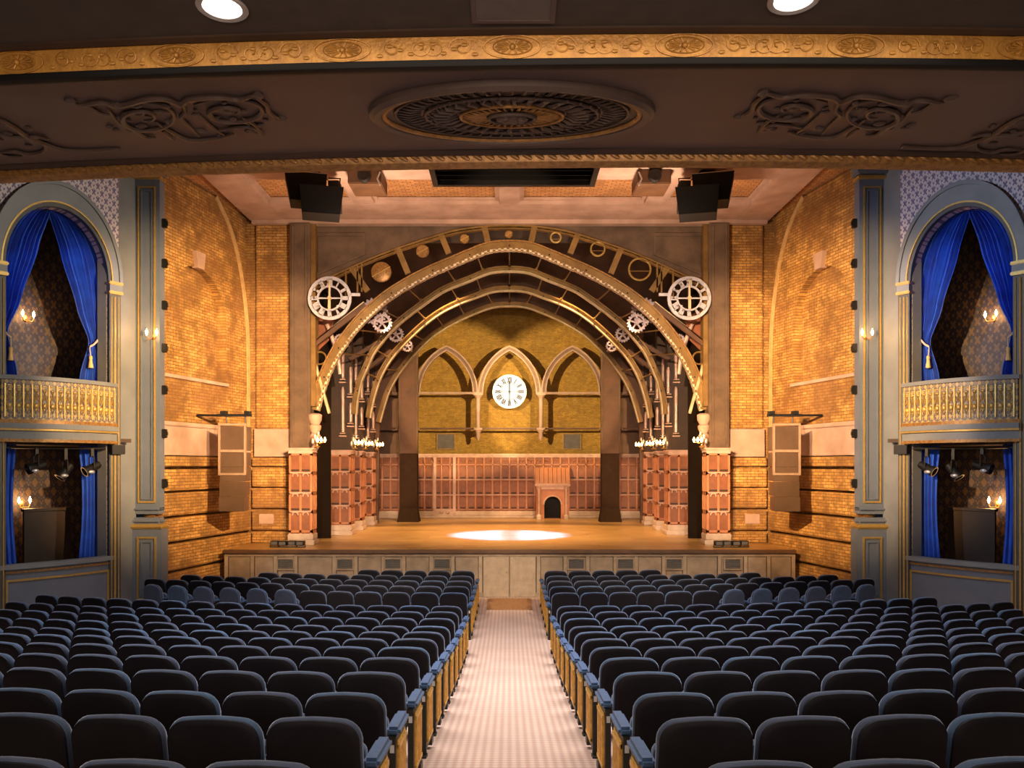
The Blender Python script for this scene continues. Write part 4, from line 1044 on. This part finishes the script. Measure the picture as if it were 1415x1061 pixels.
for s in (-1, 1):
    mx = lambda p: p if s < 0 else (1408-p[0], p[1])
    strut(mx((427, 481)), mx((505, 421)), .15, 'brown_wood', 'straight_brace'); strut(mx((427, 478)), mx((503, 417)), .03, 'arch_pale', 'brace_edge', .14)
    strut(mx((434, 496)), mx((455, 571)), .07, 'arch_pale', 'cross_brace')
    strut(mx((430, 500)), mx((430, 560)), .05, 'gold_dark', 'side_strut')
    a = S(mx((441, 494)), Y); mb = MB(); mb.tube([(a[0]+.17*cos(q*pi/12), Y+.1, a[1]+.17*sin(q*pi/12)) for q in range(24)], .025, 6, True); mb.build('small_ring', M['arch_gold'], t, True)
    # slanted pale pipes and rust plate behind the brace
    mb = MB(); a = S(mx((452, 448)), 22.4); b = S(mx((466, 486)), 22.4); c = S(mx((470, 517)), 22.4); mb.tube([(a[0], 22.4, a[1]), (b[0], 22.4, b[1]), (c[0], 22.4, c[1])], .06, 8); mb.build('slanted_pipe', M['pipe'], t, True)
    mb = MB(); P = [S(mx(p), 22.6) for p in ((424, 420), (462, 440), (455, 470), (424, 500))]; mb.slab(P, 22.58, 22.62); mb.build('rust_plate', M['rust'], t)
for k, Y2 in ((1, AY[1]), (2, AY[2])):
    for s in (-1, 1):
        mx = lambda p: p if s < 0 else (1408-p[0], p[1])
        p, q = [((483, 497), (524, 472)), ((509, 508), (541, 484))][k-1]
        a, b = S(mx(p), Y2), S(mx(q), Y2); mb = MB(); mb.ribbon([a, b], -.06, .06, Y2-.02, Y2+.05); mb.build('straight_brace', M['brown_wood'], TR[k])
# dark portal behind the rearmost arch, closing the stage sides and top
c4 = [p for p in CUR[3]]
hole = [(-4.78, ST+.001)]+[(x, z) for x, z in c4]+[(4.78, ST+.001)]
mb = MB(); mb.slab([(-8.4, ST), (-4.80, ST)]+[(x-.02 if x < 0 else x+.02, z+.02) for x, z in c4]+[(4.80, ST), (8.4, ST), (8.4, E+8.6), (-8.4, E+8.6)], 29.1, 29.25)
tag(mb.build('wall_portal', M['brown_wood']), 'dark brown portal behind the rearmost arch', 'wall', kind='structure')
for s in (-1, 1):
    mb = MB(); mb.box(8.3, 8.45, 22.1, 33.6, ST, E+8.7); tag(mb.build('wall_stage_'+sgn_lab(s), M['void'], f=lambda x, y, z: (s*x, y, z)), 'dark side wall of the stage', 'wall', kind='structure')
mb = MB(); mb.box(-8.45, 8.45, 22.1, 33.6, E+8.6, E+8.8); tag(mb.build('ceiling', M['void']), 'dark roof above the stage', 'ceiling', kind='structure')

# ---- clocks
def strokes(n):
    """roman numeral strokes in a box about x -.5...5, y 0..1"""
    R = {1: 'I', 2: 'II', 3: 'III', 4: 'IIII', 5: 'V', 6: 'VI', 7: 'VII', 8: 'VIII', 9: 'IX', 10: 'X', 11: 'XI', 12: 'XII'}[n]
    W = {'I': .30, 'V': .62, 'X': .66}; tot = sum(W[c] for c in R); x = -tot/2; out = []
    for c in R:
        w_ = W[c]
        if c == 'I': out.append(((x+w_/2, 0), (x+w_/2, 1)))
        if c == 'V': out += [((x+.06, 1), (x+w_/2, 0)), ((x+w_-.06, 1), (x+w_/2, 0))]
        if c == 'X': out += [((x+.06, 1), (x+w_-.06, 0)), ((x+w_-.06, 1), (x+.06, 0))]
        x += w_
    return out
def numerals(mb, cx, cz, Y0, Y1, r0, r1, wd):
    for n in range(1, 13):
        a = pi/2-n*pi/6; ur = (cos(a), sin(a)); ut = (sin(a), -cos(a)); h = r1-r0
        for (x0, y0), (x1, y1) in strokes(n):
            P = [(cx+ur[0]*(r0+h*y)+ut[0]*x*h*.62, cz+ur[1]*(r0+h*y)+ut[1]*x*h*.62) for x, y in ((x0, y0), (x1, y1))]
            mb.ribbon(P, -wd/2, wd/2, Y0, Y1)
def ringplate(mb, cx, cz, r0, r1, y0, y1, n=48):
    R = []
    for k in range(n+1):
        a = 2*pi*k/n; R.append([(cx+r0*cos(a), y0, cz+r0*sin(a)), (cx+r1*cos(a), y0, cz+r1*sin(a)), (cx+r1*cos(a), y1, cz+r1*sin(a)), (cx+r0*cos(a), y1, cz+r0*sin(a))])
    mb.loft(R, cap=False)
for s in (-1, 1):
    cx, cz, Y, R = s*4.86, E+4.50, 21.5, .59
    t = thing('skeleton_clock', f'white openwork clock with roman numerals at the {sgn_lab(s)} shoulder of the front arch', 'clock', (cx, Y, cz), 'openwork clocks')
    mb = MB(); ringplate(mb, cx, cz, .50, R, Y, Y+.07); ringplate(mb, cx, cz, .30, .345, Y, Y+.06); mb.build('dial_ring', M['clock_white'], t, True)
    mb = MB(); numerals(mb, cx, cz, Y, Y+.05, .33, .52, .030); mb.build('numeral', M['clock_white'], t)
    mb = MB(); mb.box(cx-.32, cx+.32, Y+.01, Y+.05, cz-.018, cz+.018); mb.box(cx-.022, cx+.022, Y+.01, Y+.05, cz-.32, cz+.32); mb.build('cross_spoke', M['clock_white'], t)
    mb = MB(); mb.ribbon([(cx+s*.0, cz-.18), (cx, cz+.50)], -.02, .02, Y-.03, Y-.01); mb.ribbon([(cx, cz+.05), (cx, cz-.30)], -.035, .035, Y-.04, Y-.02); mb.lathe([(0, -.05), (.05, -.05), (.06, -.02), (.06, .02)], (cx, Y, cz), 12, 'y'); mb.build('hand', M['arch_pale'], t)
    mb = MB(); mb.ribbon([(cx-s*.58, cz+.10), (cx-s*.82, cz+.10)], -.04, .04, Y+.02, Y+.05); mb.build('pointer_arm', M['clock_white'], t); mb = MB(); mb.tube([(cx-s*.2, Y+.06, cz-.2), (cx-s*.2, 21.95, cz-.2)], .03, 6); mb.build('mount', M['clock_white'], t)
def gear(cx, cz, Y, R, lab, n=18, mt='gear_pink'):
    t = thing('gear_wheel', lab, 'gear', (cx, Y, cz), 'gear wheels behind the arches')
    P = []
    for k in range(n*4):
        a = 2*pi*k/(n*4); r = R if k % 4 < 2 else R*.86; P.append((cx+r*cos(a), cz+r*sin(a)))
    Hh = [(cx+R*.66*cos(2*pi*k/36), cz+R*.66*sin(2*pi*k/36)) for k in range(36)]
    mb = MB(); mb.slab(P, Y, Y+.06, [Hh]); mb.build('toothed_rim', M[mt], t)
    mb = MB()
    for k in range(5): a = 2*pi*k/5+.3; mb.ribbon([(cx, cz), (cx+R*.7*cos(a), cz+R*.7*sin(a))], -.022, .022, Y+.01, Y+.05)
    mb.build('spoke', M[mt], t)
    mb = MB(); mb.lathe([(0, -.04), (R*.2, -.04), (R*.2, .08), (0, .08)], (cx, Y, cz), 14, 'y'); mb.tube([(cx, Y+.05, cz), (cx, Y+1.2, cz)], .03, 6); mb.build('hub', M[mt], t, True)
for s in (-1, 1):
    sd = sgn_lab(s)
    for (x, y, r, Y, lab) in ((517, 430, 19, 22.9, 'large pale gear wheel between the front and second arches'), (528, 446, 14, 22.7, 'medium pale gear wheel overlapping the large one'), (547, 462, 11, 24.9, 'small pale gear wheel below the second arch'), (563, 478, 8, 26.8, 'smallest gear wheel, below the third arch'), (470, 470, 9, 22.4, 'dark-set gear wheel under the openwork clock')):
        if s > 0: x = 1408-x
        a = S((x, y), Y); gear(a[0], a[1], Y, r*Y/F, f'{lab}, {sd} side')

# ================================================================= BACK OF THE STAGE
mb = MB(); mb.box(-4.25, 4.25, 32.9, 33.05, ST, E+8.5); tag(mb.build('wall_rear_gold', M['gold_brick']), 'gold-green brick wall at the back of the stage', 'wall', kind='structure')
mb = MB(); mb.box(-8.4, -4.25, 32.85, 33.05, ST, E+8.5); mb.box(4.25, 8.4, 32.85, 33.05, ST, E+8.5); tag(mb.build('wall_rear', M['brown_wood']), 'red-brown flanks of the rear stage wall', 'wall', kind='structure')
# wainscot
Yw = 32.0; kk = Yw/F
def zy(y): return E-(y-642)*kk
t = thing('panelled_screen', 'long red-brown panelled screen below the gold brick wall', 'panelling', (0, Yw, ST))
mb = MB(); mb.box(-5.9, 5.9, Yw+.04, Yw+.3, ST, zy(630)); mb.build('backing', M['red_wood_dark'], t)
mb = MB(); mb.box(-5.9, 5.9, Yw-.14, Yw+.34, zy(630), zy(627), bev=.02); mb.box(-5.9, 5.9, Yw-.06, Yw+.3, zy(632), zy(630)); mb.build('shelf_cap', M['panel_cap'], t)
mb = MB(); mb.box(-5.9, 5.9, Yw-.10, Yw+.3, ST, ST+.10, bev=.02); mb.box(-5.9, 5.9, Yw-.06, Yw+.3, ST+.10, zy(706), bev=.02); mb.build('stone_plinth', M['pale_stone'], t)
mb = MB(); n = 34; x0 = -5.8; dxp = 11.6/n
for k in range(n+1): xx = x0+dxp*k; mb.box(xx-.028, xx+.028, Yw-.02, Yw+.05, zy(706), zy(632))
for y in (704, 684, 663, 642): mb.box(-5.9, 5.9, Yw-.02, Yw+.05, zy(y+.6), zy(y-.8))
mb.build('panel_framing', M['red_wood'], t)
mb = MB()
for k in range(n):
    xx = x0+dxp*(k+.5)
    for y in (685, 664, 643): mb.tube([(xx+.11*cos(pi*q/6), Yw, zy(y+3.2)+.09*sin(pi*q/6)) for q in range(7)], .014, 4)
    for q in (-1, 1): mb.tube([(xx+q*.07+.055*cos(pi*w_/4), Yw, zy(639)+.09*sin(pi*w_/4)) for w_ in range(5)], .012, 4)
mb.build('panel_arch_head', M['red_wood'], t)
mb = MB()
for y in (684, 663): mb.box(-5.9, 5.9, Yw-.05, Yw-.01, zy(y+.3), zy(y-.9))
mb.build('pale_rail', M['panel_cap'], t)
mb = MB()
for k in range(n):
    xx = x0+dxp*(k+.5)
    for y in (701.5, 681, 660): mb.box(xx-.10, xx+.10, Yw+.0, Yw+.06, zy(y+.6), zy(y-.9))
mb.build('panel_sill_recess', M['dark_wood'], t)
for a, b in ((599, 603), (626, 630)):
    mb = MB(); mb.box((a-704)*kk, (b-704)*kk, Yw-.08, Yw+.04, ST, zy(632), bev=.01); mb.build('pilaster_strip', M['panel_cap'], t)
mb = MB(); mb.box((603-704)*kk, (626-704)*kk, Yw-.06, Yw+.04, ST+.05, zy(703)); 
for q in (610, 619): mb.ball(((q-704)*kk, Yw-.07, ST+.25), .08, 1, .4, 1, 8)
mb.build('carved_base', M['panel_cap'], t, True)
# fireplace-like doorway
t = thing('arched_doorway', 'small dark arched doorway with a pinkish hood against the panelled screen', 'doorway', ((763.5-704)*31.6/F, 31.6, ST))
kf = 31.5/F; fx = lambda p: (p-704)*kf; fz = lambda y: E-(y-642)*kf
mb = MB()
mb.slab([(fx(741), ST), (fx(786), ST), (fx(786), fz(676)), (fx(741), fz(676))], 31.45, 31.98, [[(fx(752), ST+.01), (fx(775), ST+.01), (fx(775), fz(697))]+[(fx(763.5)+fx(775)*0+(11.5*kf)*cos(pi*k/14), fz(697)+(11*kf)*sin(pi*k/14)) for k in range(1, 14)]+[(fx(752), fz(697))]])
mb.build('surround', M['red_wood'], t)
mb = MB(); mb.box(fx(752), fx(775), 31.8, 31.97, ST, fz(685)); mb.build('dark_opening', M['black'], t)
mb = MB(); mb.tube([(fx(763.5)+12.3*kf*cos(pi*k/14), 31.43, fz(697)+12*kf*sin(pi*k/14)) for k in range(15)], .035, 6); mb.build('arch_trim', M['panel_cap'], t, True)
mb = MB(); mb.box(fx(739), fx(788), 31.36, 31.98, fz(672), fz(668), bev=.02); mb.box(fx(741), fx(786), 31.40, 31.98, fz(676), fz(672)); mb.build('mantel', M['panel_cap'], t)
mb = MB(); 
for k in range(8):
    a, b = 740+6*k, 745.5+6*k; mb.loft([[(fx(a), 31.42, fz(668)), (fx(b), 31.42, fz(668)), (fx(b), 31.98, fz(668)), (fx(a), 31.98, fz(668))], [(fx(a), 31.75, fz(646)), (fx(b), 31.75, fz(646)), (fx(b), 31.98, fz(646)), (fx(a), 31.98, fz(646))]])
mb.build('hood_slat', M['red_wood'], t)
for p in (744.5, 782):
    mb = MB(); mb.lathe([(.11, 0), (.11, .12), (.07, .16), (.06, .2)], (fx(p), 31.36, ST), 12); mb.build('foot', M['pale_stone'], t, True)
    mb = MB(); mb.lathe([(.05, .2), (.055, 1.1), (.08, 1.2), (.09, 1.28)], (fx(p), 31.36, ST), 12); mb.build('colonnette', M['panel_cap'], t, True)
# piers
for s in (-1, 1):
    t = thing('pier', f'dark square {sgn_lab(s)} pier in front of the arcade', 'column', (s*3.78, 30, ST), 'dark piers')
    f = lambda x, y, z: (s*x, y, z)
    mb = MB(); mb.box(3.46, 4.12, 29.8, 30.3, E+.42, E+5.4, bev=.02); mb.build('upper_shaft', M['brown_wood'], t, f=f)
    mb = MB(); mb.loft([[(3.38, 29.7, ST), (4.20, 29.7, ST), (4.20, 30.35, ST), (3.38, 30.35, ST)], [(3.46, 29.8, ST+.5), (4.12, 29.8, ST+.5), (4.12, 30.3, ST+.5), (3.46, 30.3, ST+.5)], [(3.46, 29.8, E+.42), (4.12, 29.8, E+.42), (4.12, 30.3, E+.42), (3.46, 30.3, E+.42)]]); mb.build('lower_shaft', M['pier_dark'], t, f=f)
    mb = MB(); mb.box(3.43, 3.48, 29.77, 29.82, E+.42, E+5.4); mb.box(4.1, 4.15, 29.77, 29.82, E+.42, E+5.4); mb.build('edge_moulding', M['stone'], t, f=f)
# arcade of pointed arches
Ya = 31.7; ka = Ya/F; ax = lambda p: (p-704)*ka; az_ = lambda y: E-(y-642)*ka
def pointed(cx, hw, zs_, rise, n=12):
    P = []
    # two arcs meeting at the apex
    R = (hw*hw+rise*rise)/(2*hw); 
    a_max = math.asin(min(1, rise/R))
    for k in range(n+1):
        a = a_max*k/n; P.append((cx-hw+R-R*cos(a), zs_+R*sin(a)))
    P += [(2*cx-x, z) for x, z in P[-2::-1]]
    return P
t = thing('arcade', 'pale pink arcade of pointed gothic arches in front of the gold wall', 'arcade', (0, Ya, E+1))
for i, c in enumerate((529, 617, 704, 791, 879)):
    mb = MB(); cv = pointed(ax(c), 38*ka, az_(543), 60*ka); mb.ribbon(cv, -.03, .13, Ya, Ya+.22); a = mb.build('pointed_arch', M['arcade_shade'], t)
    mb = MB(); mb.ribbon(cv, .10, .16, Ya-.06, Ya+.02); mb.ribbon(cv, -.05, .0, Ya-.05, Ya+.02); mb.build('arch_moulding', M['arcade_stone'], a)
for p in (573, 660.5, 747.5, 835, 553, 855):
    mb = MB(); x = ax(p); mb.lathe([(.09, 0), (.09, az_(549)-az_(592)), ], (x, Ya+.1, az_(592)), 12); c_ = mb.build('colonnette', M['arcade_stone'], t, True)
    mb = MB(); mb.box(x-.20, x+.20, Ya-.08, Ya+.26, az_(546), az_(542), bev=.02); mb.lathe([(.09, -.12), (.15, -.04), (.17, .0)], (x, Ya+.1, az_(546)), 12); mb.box(x-.17, x+.17, Ya-.06, Ya+.24, az_(594), az_(591), bev=.02); mb.lathe([(.04, -.42), (.10, -.3), (.09, -.12), (.15, 0)], (x, Ya+.1, az_(594)), 12); mb.build('capital', M['arcade_stone'], c_, True)
for p in (573, 660.5, 747.5, 835):
    mb = MB(); x = ax(p); mb.box(x-.05, x+.05, Ya+.15, 32.9, az_(600), az_(596)); mb.build('wall_corbel', M['panel_cap'], t)
for a, b in ((500, 553), (578, 657), (751, 830), (855, 908)):
    mb = MB(); mb.box(ax(a), ax(b), Ya, Ya+.16, az_(544.5), az_(541.5)); mb.build('arch_rail', M['arcade_stone'], t)
mb = MB(); mb.box(ax(500), ax(908), Ya+.2, Ya+.3, az_(593), az_(590.5)); mb.build('lower_rail', M['brown_wood'], t)
# round lit clock
t = thing('round_clock', 'glowing white round clock face with roman numerals under the middle pointed arch', 'clock', (0, 32.2, E+2.96))
cz = E+2.96; Yc = 32.25; R = .69
mb = MB(); mb.lathe([(0, 0), (R-.03, 0), (R-.03, .05), (0, .05)], (0, Yc, cz), 48, 'y'); mb.build('dial', M['face_glow'], t, True)
mb = MB(); ringplate(mb, 0, cz, R-.05, R, Yc-.03, Yc+.08, 56); mb.build('rim', M['white_metal'], t, True)
mb = MB(); numerals(mb, 0, cz, Yc-.012, Yc-.002, .36, .58, .032); mb.build('numeral', M['clock_ink'], t)
mb = MB(); ringplate(mb, 0, cz, .32, .335, Yc-.01, Yc-.002); mb.box(-.6, .6, Yc-.01, Yc-.002, cz-.01, cz+.01); mb.build('dial_line', M['clock_ink'], t)
mb = MB(); mb.ribbon([(0, cz-.55), (0, cz+.1)], -.016, .016, Yc-.03, Yc-.02); mb.ribbon([(0, cz-.1), (0, cz+.40)], -.022, .022, Yc-.04, Yc-.03); mb.ball((0, Yc-.03, cz+.36), .05, .8, .2, 1.2, 8); mb.ball((0, Yc-.03, cz), .045, 1, .4, 1, 8); mb.build('hand', M['clock_ink'], t)
mb = MB(); mb.tube([(0, Yc+.04, cz), (0, 32.9, cz)], .06, 8); mb.build('wall_mount', M['iron'], t)
# wall gratings
for s, p in ((-1, 616), (1, 790.5)):
    x = (p-704)*32.85/F; t = thing('wall_grating', f'square metal grating low on the gold brick wall, {sgn_lab(s)} of the clock', 'vent', (x, 32.85, E+.95), 'wall gratings')
    mb = MB(); mb.slab([(x-.39, E+.62), (x+.39, E+.62), (x+.39, E+1.3), (x-.39, E+1.3)], 32.84, 32.9, [[(x-.34, E+.67), (x+.34, E+.67), (x+.34, E+1.25), (x-.34, E+1.25)]]); mb.build('grating_frame', M['arch_gold'], t)
    mb = MB()
    for k in range(6): mb.box(x-.34, x+.34, 32.86, 32.88, E+.70+.1*k, E+.73+.1*k)
    mb.box(x-.34, x+.34, 32.885, 32.9, E+.67, E+1.25); mb.build('slat', M['grille'], t)
